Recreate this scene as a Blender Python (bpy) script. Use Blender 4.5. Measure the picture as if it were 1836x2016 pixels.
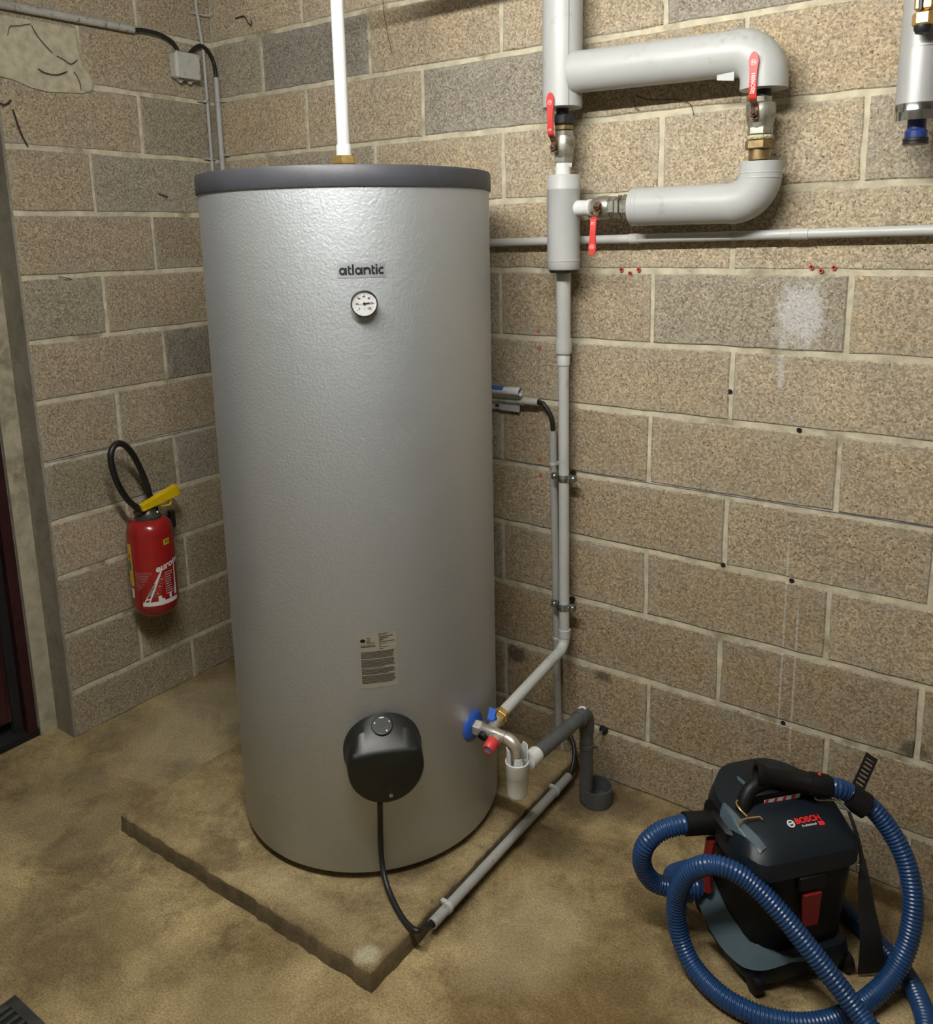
import bpy, math, random
from mathutils import Vector as V, Matrix
random.seed(7)
for o in list(bpy.data.objects): bpy.data.objects.remove(o)
S = bpy.context.scene
COL = S.collection
PI = math.pi
# ------------------------------------------------------------------ camera (solved from the block courses)
CAM = V((2.66017, -2.17746, 1.67138)); FPX, CX, CY = 1674.10, 918.0, 802.92
RX = V((0.8169, 0.5764, -0.0196)); UP = V((-0.0982, 0.1725, 0.9801)); FW = V((-0.5683, 0.7987, -0.1975))
FW.normalize(); RX = (RX - FW * RX.dot(FW)).normalized(); UP = RX.cross(FW)
cd = bpy.data.cameras.new('camera'); cam = bpy.data.objects.new('camera', cd); COL.objects.link(cam)
cd.sensor_fit = 'HORIZONTAL'; cd.sensor_width = 36; cd.lens = 36 * FPX / 1836
cd.shift_y = (CY - 1008) / 1836; cd.clip_start = 0.02
m = Matrix.Identity(4)
for i in range(3): m[i][0], m[i][1], m[i][2], m[i][3] = RX[i], UP[i], -FW[i], CAM[i]
cam.matrix_world = m; S.camera = cam
# ------------------------------------------------------------------ world, view, main light
S.view_settings.view_transform = 'Standard'; S.view_settings.look = 'None'
S.view_settings.gamma = 1; S.view_settings.use_curve_mapping = False
S.view_settings.exposure = 1.5
w = bpy.data.worlds.new('world'); S.world = w; w.use_nodes = True
w.node_tree.nodes['Background'].inputs[0].default_value = (0.9, 0.95, 1, 1)
w.node_tree.nodes['Background'].inputs[1].default_value = 0.02
TUBE_C, TUBE_L, TUBE_P = V((1.83, -1.55, 2.52)), 1.2, 125.0      # ceiling tube lamp: centre, length, emission

# ------------------------------------------------------------------ pixel -> place helpers
def ray(u, v): return RX * ((u - CX) / FPX) - UP * ((v - CY) / FPX) + FW
def fl(u, v, z=0.0): d = ray(u, v); return CAM + d * ((z - CAM.z) / d.z)
def rw(u, v, y=0.0): d = ray(u, v); return CAM + d * ((y - CAM.y) / d.y)
def lw(u, v, x=0.0): d = ray(u, v); return CAM + d * ((x - CAM.x) / d.x)
# ------------------------------------------------------------------ materials
MATS = {}
def lin(c): return tuple(((x / 255) / 12.92 if x / 255 <= .04045 else ((x / 255 + .055) / 1.055) ** 2.4) for x in c) + (1,)
def mat(name, col, rough=.5, metal=0.0, var=0.0, vscale=30, bump=0.0, bscale=200, bdist=.002, spec=.5, emit=None, coat=0, dark=None, dscale=8, dthr=.6):
    if name in MATS: return MATS[name]
    M = bpy.data.materials.new(name); M.use_nodes = True; nt = M.node_tree; N = nt.nodes; L = nt.links
    b = N['Principled BSDF']; c = lin(col) if max(col) > 1.001 else tuple(col) + (1,)
    b.inputs['Base Color'].default_value = c; b.inputs['Roughness'].default_value = rough; b.inputs['Metallic'].default_value = metal
    b.inputs['Specular IOR Level'].default_value = spec; b.inputs['Coat Weight'].default_value = coat
    geo = N.new('ShaderNodeNewGeometry'); last = None
    if var:
        n = N.new('ShaderNodeTexNoise'); n.inputs['Scale'].default_value = vscale; n.inputs['Detail'].default_value = 4; L.new(geo.outputs['Position'], n.inputs['Vector'])
        r = N.new('ShaderNodeMapRange'); r.inputs[1].default_value = .3; r.inputs[2].default_value = .7; r.inputs[3].default_value = 1 - var; r.inputs[4].default_value = 1 + var; L.new(n.outputs[0], r.inputs[0])
        mx = N.new('ShaderNodeVectorMath'); mx.operation = 'SCALE'; mx.inputs[0].default_value = c[:3]; L.new(r.outputs[0], mx.inputs['Scale']); last = mx.outputs[0]
    if dark:
        n = N.new('ShaderNodeTexNoise'); n.inputs['Scale'].default_value = dscale; n.inputs['Detail'].default_value = 5; n.inputs['Roughness'].default_value = .65; L.new(geo.outputs['Position'], n.inputs['Vector'])
        r = N.new('ShaderNodeMapRange'); r.inputs[1].default_value = dthr - .08; r.inputs[2].default_value = dthr + .08; L.new(n.outputs[0], r.inputs[0])
        mx = N.new('ShaderNodeMix'); mx.data_type = 'RGBA'; L.new(r.outputs[0], mx.inputs[0]); mx.inputs[6].default_value = c
        if last: L.new(last, mx.inputs[6])
        mx.inputs[7].default_value = lin(dark); last = mx.outputs[2]
    if last: L.new(last, b.inputs['Base Color'])
    if bump:
        n = N.new('ShaderNodeTexNoise'); n.inputs['Scale'].default_value = bscale; n.inputs['Detail'].default_value = 3; L.new(geo.outputs['Position'], n.inputs['Vector'])
        bp = N.new('ShaderNodeBump'); bp.inputs['Strength'].default_value = bump; bp.inputs['Distance'].default_value = bdist; L.new(n.outputs[0], bp.inputs['Height']); L.new(bp.outputs[0], b.inputs['Normal'])
    if emit: b.inputs['Emission Color'].default_value = c; b.inputs['Emission Strength'].default_value = emit
    MATS[name] = M; return M
def nodes(M): return M.node_tree.nodes, M.node_tree.links, M.node_tree.nodes['Principled BSDF']

def block_material():
    M = bpy.data.materials.new('concrete_block'); M.use_nodes = True; N, L, b = nodes(M)
    geo = N.new('ShaderNodeNewGeometry'); oi = N.new('ShaderNodeObjectInfo'); at = N.new('ShaderNodeAttribute'); at.attribute_name = 'edge'
    def noise(s, d=3, r=.6):
        n = N.new('ShaderNodeTexNoise'); n.inputs['Scale'].default_value = s; n.inputs['Detail'].default_value = d; n.inputs['Roughness'].default_value = r
        L.new(geo.outputs['Position'], n.inputs['Vector']); return n.outputs[0]
    def rng(src, a, b_, c, d):
        r = N.new('ShaderNodeMapRange'); L.new(src, r.inputs[0])
        for k, x in enumerate((a, b_, c, d)): r.inputs[k + 1].default_value = x
        return r.outputs[0]
    def mix(f, A, B, mode='MIX'):
        x = N.new('ShaderNodeMix'); x.data_type = 'RGBA'; x.blend_type = mode
        for sock, val in ((0, f), (6, A), (7, B)):
            if isinstance(val, (tuple, float, int)): x.inputs[sock].default_value = val
            else: L.new(val, x.inputs[sock])
        return x.outputs[2]
    def math_(op, a, b_):
        x = N.new('ShaderNodeMath'); x.operation = op
        for k, val in enumerate((a, b_)):
            if isinstance(val, (float, int)): x.inputs[k].default_value = val
            else: L.new(val, x.inputs[k])
        return x.outputs[0]
    big = noise(7, 4)
    base = mix(rng(big, .38, .66, 0, .45), oi.outputs['Color'], (.34, .30, .25, 1))
    fine = noise(135, 6, .8)
    base = mix(1.0, base, mix(rng(fine, .36, .64, 0, 1), (.72, .70, .68, 1), (1.26, 1.25, 1.23, 1)), 'MULTIPLY')
    v2 = N.new('ShaderNodeTexVoronoi'); v2.inputs['Scale'].default_value = 210; L.new(geo.outputs['Position'], v2.inputs['Vector'])
    sc_ = N.new('ShaderNodeSeparateColor'); L.new(v2.outputs['Color'], sc_.inputs[0])
    base = mix(1.0, base, mix(sc_.outputs[0], (.66, .64, .61, 1), (1.34, 1.33, 1.31, 1)), 'MULTIPLY')
    vo = N.new('ShaderNodeTexVoronoi'); vo.inputs['Scale'].default_value = 120; L.new(geo.outputs['Position'], vo.inputs['Vector'])
    peb = math_('MULTIPLY', rng(vo.outputs['Distance'], .18, .32, 1, 0), rng(noise(60, 1), .56, .66, 0, .8))
    base = mix(peb, base, (.62, .56, .44, 1))
    pit = rng(noise(150, 4, .65), .33, .39, .9, 0)
    base = mix(pit, base, (.06, .05, .035, 1))
    smear = math_('MULTIPLY', at.outputs['Fac'], rng(noise(22, 4, .7), .42, .68, 0, .75))
    base = mix(smear, base, (.40, .38, .31, 1))
    # lime bloom: a fan-shaped white stain and a run below it on the pipe wall
    sx = N.new('ShaderNodeSeparateXYZ'); L.new(geo.outputs['Position'], sx.inputs[0])
    dx = math_('DIVIDE', math_('SUBTRACT', sx.outputs[0], 2.122), .058); dz = math_('DIVIDE', math_('SUBTRACT', sx.outputs[2], 1.468), .078)
    rr = math_('SQRT', math_('ADD', math_('MULTIPLY', dx, dx), math_('MULTIPLY', dz, dz)), 0.0)
    m1 = rng(math_('ADD', rr, math_('MULTIPLY', math_('SUBTRACT', noise(30, 5, .75), .5), 2.2)), .7, 1.15, .8, 0)
    m2 = None; wn = math_('MULTIPLY', noise(40), 1.2)
    for X_, Z_, hw, hh_ in ((2.082, 1.375, .011, .11), (2.125, .62, .0035, .33), (2.158, .50, .0035, .26)):
        sdx = math_('ABSOLUTE', math_('DIVIDE', math_('SUBTRACT', sx.outputs[0], X_), hw), 0.0)
        sdz = math_('ABSOLUTE', math_('DIVIDE', math_('SUBTRACT', sx.outputs[2], Z_), hh_), 0.0)
        q_ = math_('MULTIPLY', rng(math_('ADD', sdx, wn), .9, 1.6, .55, 0), rng(sdz, .7, 1, 1, 0)); m2 = q_ if m2 is None else math_('MAXIMUM', m2, q_)
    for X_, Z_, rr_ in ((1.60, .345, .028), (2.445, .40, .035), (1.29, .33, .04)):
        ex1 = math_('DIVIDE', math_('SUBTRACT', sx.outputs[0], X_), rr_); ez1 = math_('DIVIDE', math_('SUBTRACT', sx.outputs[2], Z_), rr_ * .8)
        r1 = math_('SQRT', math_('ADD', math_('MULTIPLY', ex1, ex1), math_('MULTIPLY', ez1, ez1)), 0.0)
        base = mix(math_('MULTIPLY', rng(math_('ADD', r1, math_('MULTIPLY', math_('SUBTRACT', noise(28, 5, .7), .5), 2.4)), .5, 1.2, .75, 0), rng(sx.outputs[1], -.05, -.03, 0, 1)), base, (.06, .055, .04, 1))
    onw = rng(sx.outputs[1], -.05, -.03, 0, 1)
    st = math_('MULTIPLY', math_('MULTIPLY', math_('MAXIMUM', m1, m2), onw), rng(fine, .36, .55, .25, 1))
    base = mix(st, base, (.68, .68, .68, 1))
    L.new(base, b.inputs['Base Color']); b.inputs['Roughness'].default_value = .95; b.inputs['Specular IOR Level'].default_value = .15
    h = math_('ADD', math_('ADD', math_('MULTIPLY', fine, .6), math_('MULTIPLY', noise(75, 3), .7)), math_('MULTIPLY', sc_.outputs[0], .45))
    h = math_('SUBTRACT', h, math_('MULTIPLY', pit, .5))
    bp = N.new('ShaderNodeBump'); bp.inputs['Strength'].default_value = .75; bp.inputs['Distance'].default_value = .005; L.new(h, bp.inputs['Height']); L.new(bp.outputs[0], b.inputs['Normal'])
    return M
M_BLOCK = block_material()
M_MORTAR = mat('mortar', (.53, .485, .36), .95, var=.22, vscale=25, bump=.5, bscale=140, bdist=.003, spec=.15, dark=(120, 110, 84), dscale=6, dthr=.62)
M_PATCH = mat('cement_patch', (.46, .42, .31), .95, var=.2, vscale=40, bump=.6, bscale=130, bdist=.003, spec=.15)
def concrete(name, c1, c2, c3, sc=1.0, bump=.35, stains=()):
    M = bpy.data.materials.new(name); M.use_nodes = True; N, L, b = nodes(M)
    geo = N.new('ShaderNodeNewGeometry')
    def noise(s, d=5, r=.6):
        n = N.new('ShaderNodeTexNoise'); n.inputs['Scale'].default_value = s * sc; n.inputs['Detail'].default_value = d; n.inputs['Roughness'].default_value = r; n.inputs['Distortion'].default_value = .4
        L.new(geo.outputs['Position'], n.inputs['Vector']); return n.outputs[0]
    def rng(src, a, b_, c, d):
        r = N.new('ShaderNodeMapRange'); L.new(src, r.inputs[0])
        for k, x in enumerate((a, b_, c, d)): r.inputs[k + 1].default_value = x
        return r.outputs[0]
    def mix(f, A, B, mode='MIX'):
        x = N.new('ShaderNodeMix'); x.data_type = 'RGBA'; x.blend_type = mode
        for sock, val in ((0, f), (6, A), (7, B)):
            if isinstance(val, (tuple, float, int)): x.inputs[sock].default_value = val
            else: L.new(val, x.inputs[sock])
        return x.outputs[2]
    base = mix(rng(noise(2.9, 7, .68), .40, .60, 0, 1), c1 + (1,), c2 + (1,))
    base = mix(rng(noise(5.5, 6, .7), .5, .68, 0, .8), base, c3 + (1,))
    fine = noise(190, 2, .7)
    base = mix(1.0, base, mix(rng(fine, .33, .67, 0, 1), (.66, .65, .63, 1), (1.3, 1.3, 1.28, 1)), 'MULTIPLY')
    base = mix(rng(noise(38, 4, .7), .66, .74, 0, .6), base, (.07, .06, .04, 1))
    if stains:
        sx = N.new('ShaderNodeSeparateXYZ'); L.new(geo.outputs['Position'], sx.inputs[0]); wob = noise(7, 5, .7)
        def mth(op, a, c=0.0):
            x = N.new('ShaderNodeMath'); x.operation = op
            for k, val in enumerate((a, c)):
                if isinstance(val, (float, int)): x.inputs[k].default_value = val
                else: L.new(val, x.inputs[k])
            return x.outputs[0]
        for x0, y0, rx, ry, k, col in stains:
            dx = mth('DIVIDE', mth('SUBTRACT', sx.outputs[0], x0), rx); dy = mth('DIVIDE', mth('SUBTRACT', sx.outputs[1], y0), ry)
            rr = mth('ADD', mth('SQRT', mth('ADD', mth('MULTIPLY', dx, dx), mth('MULTIPLY', dy, dy))), mth('MULTIPLY', mth('SUBTRACT', wob, .5), 1.6))
            base = mix(rng(rr, .55, 1.25, k, 0), base, mix(rng(fine, .33, .67, 0, 1), tuple(q * .75 for q in col) + (1,), tuple(q * 1.25 for q in col) + (1,)))
    L.new(base, b.inputs['Base Color']); b.inputs['Roughness'].default_value = .85; b.inputs['Specular IOR Level'].default_value = .25
    bp = N.new('ShaderNodeBump'); bp.inputs['Strength'].default_value = bump; bp.inputs['Distance'].default_value = .003
    a = N.new('ShaderNodeMath'); a.operation = 'ADD'; L.new(fine, a.inputs[0]); L.new(noise(45, 4), a.inputs[1]); L.new(a.outputs[0], bp.inputs['Height']); L.new(bp.outputs[0], b.inputs['Normal'])
    return M
M_FLOOR = concrete('floor_concrete', (.42, .325, .17), (.20, .145, .068), (.105, .072, .032), stains=((2.05, -.95, .42, .40, .75, (.135, .085, .032)), (1.62, -.34, .10, .09, .6, (.12, .09, .045)), (1.62, -.10, .20, .12, .8, (.09, .065, .035)), (1.72, -.66, .14, .2, .5, (.40, .32, .19)), (.35, -1.05, .35, .2, .45, (.16, .13, .08)), (.3, -.45, .3, .4, .5, (.33, .29, .19)), (1.35, -1.25, .3, .15, .4, (.37, .29, .15)), (.8, -1.3, .25, .2, .4, (.13, .10, .05))))
M_PLINTH = concrete('plinth_concrete', (.37, .285, .15), (.20, .148, .075), (.43, .35, .19), 1.4, .6, stains=((1.487, -.967, .026, .03, .55, (.50, .48, .34)), (1.2, -.93, .2, .04, .4, (.45, .36, .2))))
M_JAMB = concrete('jamb_concrete', (.30, .28, .23), (.24, .22, .18), (.16, .15, .11), 2.0, .5)
M_CEIL = mat('ceiling_concrete', (.27, .26, .245), .9, var=.1, vscale=6)
M_PVC = mat('grey_pvc', (.50, .51, .495), .38, var=.04, vscale=9, dark=(150, 147, 138), dscale=14, dthr=.68)
M_LAG = mat('pvc_lagging', (.43, .44, .435), .42, var=.04, vscale=6, bump=.25, bscale=9, bdist=.004, dark=(140, 134, 120), dscale=11, dthr=.69)
M_WHITE = mat('white_pvc', (.66, .67, .66), .32, var=.02)
M_CONDUIT = mat('conduit_grey', (.36, .365, .35), .45, var=.06, vscale=14, dark=(92, 90, 82), dscale=25, dthr=.68)
M_CONDUIT2 = mat('conduit_dusty', (.40, .40, .36), .6, var=.14, vscale=18, dark=(70, 66, 55), dscale=40, dthr=.63)
M_DGREY = mat('dark_grey_pvc', (.085, .09, .092), .45, var=.12, vscale=20, dark=(90, 92, 92), dscale=30, dthr=.70)
M_BLACK = mat('black_rubber', (.012, .012, .013), .45)
M_HATCH = mat('black_plastic', (.008, .009, .008), .42, bump=.15, bscale=300, bdist=.001)
M_RED = mat('red_handle', (.62, .045, .04), .42, var=.05, vscale=40)
M_EXT = mat('red_enamel', (.30, .012, .012), .24, var=.05, coat=.3)
M_YEL = mat('yellow_plastic', (.75, .52, .005), .4, var=.06, vscale=60)
M_YLAB = mat('yellow_label', (.62, .50, .02), .45)
M_LWHITE = mat('label_white', (.72, .72, .70), .5)
M_LBLUE = mat('label_blue', (.03, .15, .28), .5)
M_INK = mat('ink_black', (.006, .006, .01), .5)
M_BRASS = mat('brass', (.72, .50, .19), .36, .85, var=.15, vscale=60)
M_OLDBRASS = mat('tarnished_brass', (.25, .18, .085), .5, .8, var=.3, vscale=70, dark=(120, 135, 110), dscale=45, dthr=.63)
M_NICKEL = mat('old_nickel', (.36, .35, .30), .45, .75, var=.2, vscale=50, dark=(110, 105, 85), dscale=35, dthr=.6)
M_SATIN = mat('satin_nickel', (.66, .61, .53), .36, .8, var=.05, vscale=60)
M_DSTEEL = mat('dark_steel', (.05, .05, .052), .5, .7, var=.3, vscale=60)
M_RUST = mat('rusty_steel', (.20, .10, .05), .7, .5, var=.5, vscale=120, dark=(50, 35, 25), dscale=90, dthr=.52)
M_ZINC = mat('zinc_steel', (.55, .60, .58), .25, 1)
M_CHROME = mat('bright_sheet', (.75, .76, .76), .16, 1, bump=.1, bscale=60)
M_GALV = mat('jacket_sheet', (.40, .405, .40), .42, .25, var=.03)
M_BLUE = mat('blue_plastic', (.018, .10, .48), .4)
M_BLUEP = mat('blue_paint', (.015, .035, .17), .35, var=.3, vscale=60)
M_HOSE = mat('blue_hose', (.012, .05, .15), .3, var=.08)
M_NAVY = mat('vacuum_navy', (.005, .010, .016), .45, spec=.4, bump=.2, bscale=400, bdist=.0008)
M_NAVYG = mat('vacuum_slate', (.06, .095, .115), .4, bump=.2, bscale=400, bdist=.0008)
M_VBLACK = mat('vacuum_black', (.004, .004, .0045), .5, spec=.35, bump=.15, bscale=300, bdist=.0008)
M_STRAP = mat('webbing', (.008, .008, .008), .8)
M_BRED = mat('logo_red', (.75, .02, .02), .4)
M_LATCH = mat('latch_red', (.22, .014, .012), .5)
M_ORANGE = mat('orange_plug', (.8, .16, .05), .6)
M_PLUG = mat('red_plug', (.55, .06, .05), .6)
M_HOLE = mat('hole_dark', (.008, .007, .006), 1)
M_MAROON = mat('maroon_paint', (.030, .006, .008), .45, var=.3, vscale=20, dark=(60, 52, 50), dscale=28, dthr=.70)
M_PAPER = mat('paper', (.62, .63, .66), .7)
M_FILM = mat('label_blue_print', (.03, .12, .42), .5)
M_BOX = mat('junction_plastic', (.46, .47, .42), .55, var=.06, vscale=40, dark=(110, 108, 95), dscale=45, dthr=.68)
M_LID = mat('lid_grey', (.045, .047, .056), .5, var=.08, vscale=20, bump=.3, bscale=260, bdist=.001)
M_PEWTER = mat('pewter_cast', (.10, .10, .09), .4, .7, var=.2, vscale=60)
M_CAST = mat('grate_iron', (.05, .052, .045), .7, .4, var=.3, vscale=40)
M_CHALK = mat('chalk_blue', (.17, .19, .28), .9)
M_WEB = mat('dusty_thread', (.035, .03, .022), 1)
def tank_material():
    M = bpy.data.materials.new('silver_tank'); M.use_nodes = True; N, L, b = nodes(M)
    b.inputs['Base Color'].default_value = (.50, .53, .55, 1); b.inputs['Metallic'].default_value = .78; b.inputs['Roughness'].default_value = .53
    geo = N.new('ShaderNodeNewGeometry')
    n1 = N.new('ShaderNodeTexNoise'); n1.inputs['Scale'].default_value = 150; n1.inputs['Detail'].default_value = 2
    n2 = N.new('ShaderNodeTexNoise'); n2.inputs['Scale'].default_value = 9; n2.inputs['Detail'].default_value = 2
    L.new(geo.outputs['Position'], n1.inputs[0]); L.new(geo.outputs['Position'], n2.inputs[0])
    b1 = N.new('ShaderNodeBump'); b1.inputs['Strength'].default_value = .4; b1.inputs['Distance'].default_value = .0022; L.new(n1.outputs[0], b1.inputs['Height'])
    b2 = N.new('ShaderNodeBump'); b2.inputs['Strength'].default_value = .25; b2.inputs['Distance'].default_value = .006; L.new(n2.outputs[0], b2.inputs['Height'])
    L.new(b1.outputs[0], b2.inputs['Normal']); L.new(b2.outputs[0], b.inputs['Normal'])
    return M
M_TANK = tank_material()
# ------------------------------------------------------------------ mesh helpers
class MB:
    def __init__(s): s.v = []; s.f = []
    def add(s, vs, fs):
        k = len(s.v); s.v += [V(p) for p in vs]; s.f += [tuple(i + k for i in f) for f in fs]; return s
    def tube(s, pts, r, seg=16, cap=True, rf=None):
        pts = [V(p) for p in pts]; n = len(pts); T = []
        for i in range(n): T.append((pts[min(i + 1, n - 1)] - pts[max(i - 1, 0)]).normalized())
        a = V((0, 0, 1)) if abs(T[0].z) < .9 else V((1, 0, 0)); nn = (a - T[0] * a.dot(T[0])).normalized()
        vs = []; fs = []
        for i in range(n):
            nn = (nn - T[i] * nn.dot(T[i])).normalized(); bb = T[i].cross(nn); rr = rf(i) if rf else r
            for k in range(seg):
                t = 2 * PI * k / seg; vs.append(pts[i] + (nn * math.cos(t) + bb * math.sin(t)) * rr)
        for i in range(n - 1):
            for k in range(seg): k2 = (k + 1) % seg; fs.append((i * seg + k, i * seg + k2, (i + 1) * seg + k2, (i + 1) * seg + k))
        if cap: fs.append(tuple(range(seg - 1, -1, -1))); fs.append(tuple((n - 1) * seg + k for k in range(seg)))
        return s.add(vs, fs)
    def lathe(s, prof, o, ax=(0, 0, 1), seg=32, ph=0.0, cap=True):
        """prof: list of (radius, height along axis); ax: axis"""
        ax = V(ax).normalized(); a = V((0, 0, 1)) if abs(ax.z) < .9 else V((1, 0, 0)); nx = (a - ax * a.dot(ax)).normalized(); ny = ax.cross(nx); o = V(o)
        vs = []; fs = []
        for r, h in prof:
            for k in range(seg):
                t = 2 * PI * k / seg + ph; vs.append(o + ax * h + (nx * math.cos(t) + ny * math.sin(t)) * r)
        for i in range(len(prof) - 1):
            for k in range(seg): k2 = (k + 1) % seg; fs.append((i * seg + k, i * seg + k2, (i + 1) * seg + k2, (i + 1) * seg + k))
        if cap: fs.append(tuple(range(seg - 1, -1, -1))); fs.append(tuple((len(prof) - 1) * seg + k for k in range(seg)))
        return s.add(vs, fs)
    def hexa(s, o, ax, r, h, ch=.12, ph=0.0):
        return s.lathe([(r * .9, 0), (r, h * ch), (r, h * (1 - ch)), (r * .9, h)], o, ax, 6, ph)
    def box(s, c, sz, ax=None, bev=0.0):
        """ax: 3 unit vectors"""
        c = V(c); A = [V(a) for a in ax] if ax else [V((1, 0, 0)), V((0, 1, 0)), V((0, 0, 1))]
        hx, hy, hz = [q / 2 for q in sz]; b = min(bev, hx * .9, hy * .9, hz * .9)
        vs = []; fs = []
        if b <= 0:
            for z in (-hz, hz):
                for x, y in ((-hx, -hy), (hx, -hy), (hx, hy), (-hx, hy)): vs.append(c + A[0] * x + A[1] * y + A[2] * z)
            fs = [(3, 2, 1, 0), (4, 5, 6, 7), (0, 1, 5, 4), (1, 2, 6, 5), (2, 3, 7, 6), (3, 0, 4, 7)]
        else:
            def oct_(x, y, cx): return [(-x + cx, -y), (x - cx, -y), (x, -y + cx), (x, y - cx), (x - cx, y), (-x + cx, y), (-x, y - cx), (-x, -y + cx)]
            for z, x, y in ((-hz, hx - b, hy - b), (-hz + b, hx, hy), (hz - b, hx, hy), (hz, hx - b, hy - b)):
                for px, py in oct_(x, y, b): vs.append(c + A[0] * px + A[1] * py + A[2] * z)
            for i in range(3):
                for k in range(8): k2 = (k + 1) % 8; fs.append((i * 8 + k, i * 8 + k2, i * 8 + 8 + k2, i * 8 + 8 + k))
            fs.append(tuple(range(7, -1, -1))); fs.append(tuple(24 + k for k in range(8)))
        return s.add(vs, fs)
    def loft(s, rings, cap0=True, cap1=True):
        n = len(rings[0]); vs = [p for r in rings for p in r]; fs = []
        for i in range(len(rings) - 1):
            for k in range(n): k2 = (k + 1) % n; fs.append((i * n + k, i * n + k2, i * n + n + k2, i * n + n + k))
        if cap0: fs.append(tuple(range(n - 1, -1, -1)))
        if cap1: fs.append(tuple((len(rings) - 1) * n + k for k in range(n)))
        return s.add(vs, fs)
    def prism(s, poly, dirv):
        d = V(dirv); return s.loft([[V(p) for p in poly], [V(p) + d for p in poly]])
    def build(s, name, material, parent=None, smooth=True, ang=40, fix=True):
        me = bpy.data.meshes.new(name); off = parent.matrix_world.translation if parent else V((0, 0, 0))
        me.from_pydata([tuple(p) for p in s.v], [], s.f); me.validate()
        if fix:
            import bmesh
            b = bmesh.new(); b.from_mesh(me); bmesh.ops.recalc_face_normals(b, faces=b.faces); b.to_mesh(me); b.free()
        if smooth:
            me.polygons.foreach_set('use_smooth', [True] * len(me.polygons)); me.set_sharp_from_angle(angle=math.radians(ang))
        me.materials.append(material); o = bpy.data.objects.new(name, me); COL.objects.link(o)
        if parent: place(o, parent)
        return o
def place(o, parent):
    o.parent = parent; r = parent; t = V((0, 0, 0))
    while r: t += r.location; r = r.parent
    for vtx in o.data.vertices: vtx.co -= t
def tag(o, label, cat, group=None, kind=None):
    o['label'] = label; o['category'] = cat
    if group: o['group'] = group
    if kind: o['kind'] = kind
    return o
def thing(name, label, cat, loc, group=None):
    o = bpy.data.objects.new(name, None); COL.objects.link(o); o.location = V(loc); o.empty_display_size = .05
    bpy.context.view_layer.update(); return tag(o, label, cat, group)
def struct(o, label=None):
    o['kind'] = 'structure'
    if label: o['label'] = label
    return o
def spline(pts, n=10):
    P = [V(p) for p in pts]; P = [P[0] * 2 - P[1]] + P + [P[-1] * 2 - P[-2]]; out = []
    for i in range(1, len(P) - 2):
        a, b, c, d = P[i - 1:i + 3]
        for k in range(n):
            t = k / n; out.append(.5 * ((2 * b) + (c - a) * t + (2 * a - 5 * b + 4 * c - d) * t * t + (3 * b - a - 3 * c + d) * t ** 3))
    out.append(P[-2]); return out
def elbow(a, b, c, r, n=8):
    """points of an arc that rounds the corner b between a and c"""
    a, b, c = V(a), V(b), V(c); d1 = (a - b).normalized(); d2 = (c - b).normalized(); p = b + d1 * r; q = b + d2 * r
    ang = PI - d1.angle(d2); ctr = b + (d1 + d2).normalized() * (r / math.cos(ang / 2)) if True else b
    # circle tangent: radius R
    half = d1.angle(d2) / 2; R = r * math.tan(half); ctr = b + (d1 + d2).normalized() * (r / math.cos(half))
    e1 = (p - ctr).normalized(); tot = e1.angle((q - ctr).normalized()); e2 = ((q - ctr) - e1 * (q - ctr).dot(e1)).normalized()
    return [ctr + (e1 * math.cos(tot * i / n) + e2 * math.sin(tot * i / n)) * R for i in range(n + 1)]
def text_mesh(body, size=1.0, bold=0.0, shear=0.0, sx=1.0, space=1.0):
    cu = bpy.data.curves.new('t', 'FONT'); cu.body = body; cu.size = size; cu.align_x = 'CENTER'; cu.align_y = 'CENTER'; cu.offset = bold; cu.shear = shear; cu.resolution_u = 3; cu.space_character = space
    o = bpy.data.objects.new('t', cu); COL.objects.link(o); bpy.context.view_layer.update()
    me = bpy.data.meshes.new_from_object(o.evaluated_get(bpy.context.evaluated_depsgraph_get()))
    vs = [(p.co.x * sx, p.co.y) for p in me.vertices]; fs = [tuple(p.vertices) for p in me.polygons]
    bpy.data.objects.remove(o); bpy.data.curves.remove(cu); bpy.data.meshes.remove(me)
    return vs, fs
def flat(mb, vf, o, ex, ey, off=0.0):
    o, ex, ey = V(o), V(ex).normalized(), V(ey).normalized(); n = ex.cross(ey)
    return mb.add([o + ex * x + ey * y + n * off for x, y in vf[0]], vf[1])
def rect(x0, y0, x1, y1, nx=1):
    vs = []; fs = []
    for i in range(nx + 1): x = x0 + (x1 - x0) * i / nx; vs += [(x, y0), (x, y1)]
    for i in range(nx): fs.append((2 * i, 2 * i + 2, 2 * i + 3, 2 * i + 1))
    return vs, fs
def disc(x, y, rx, ry=None, n=24):
    ry = ry or rx; return [(x + rx * math.cos(2 * PI * k / n), y + ry * math.sin(2 * PI * k / n)) for k in range(n)], [tuple(range(n))]
def ringf(x, y, r0, r1, n=28):
    vs = []; fs = []
    for k in range(n):
        c, s_ = math.cos(2 * PI * k / n), math.sin(2 * PI * k / n); vs += [(x + r0 * c, y + r0 * s_), (x + r1 * c, y + r1 * s_)]
    for k in range(n): k2 = (k + 1) % n; fs.append((2 * k, 2 * k + 1, 2 * k2 + 1, 2 * k2))
    return vs, fs
def wrap(mb, vf, cx, cy, r, az, z, off=0.0008):
    """lay a flat shape (x to the right, y up) on a vertical cylinder"""
    return mb.add([V((cx + (r + off) * math.cos(math.radians(az) + x / r), cy + (r + off) * math.sin(math.radians(az) + x / r), z + y)) for x, y in vf[0]], vf[1])
def joinvf(*L):
    vs = []; fs = []
    for a, b in L: k = len(vs); vs += a; fs += [tuple(i + k for i in f) for f in b]
    return vs, fs
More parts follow.
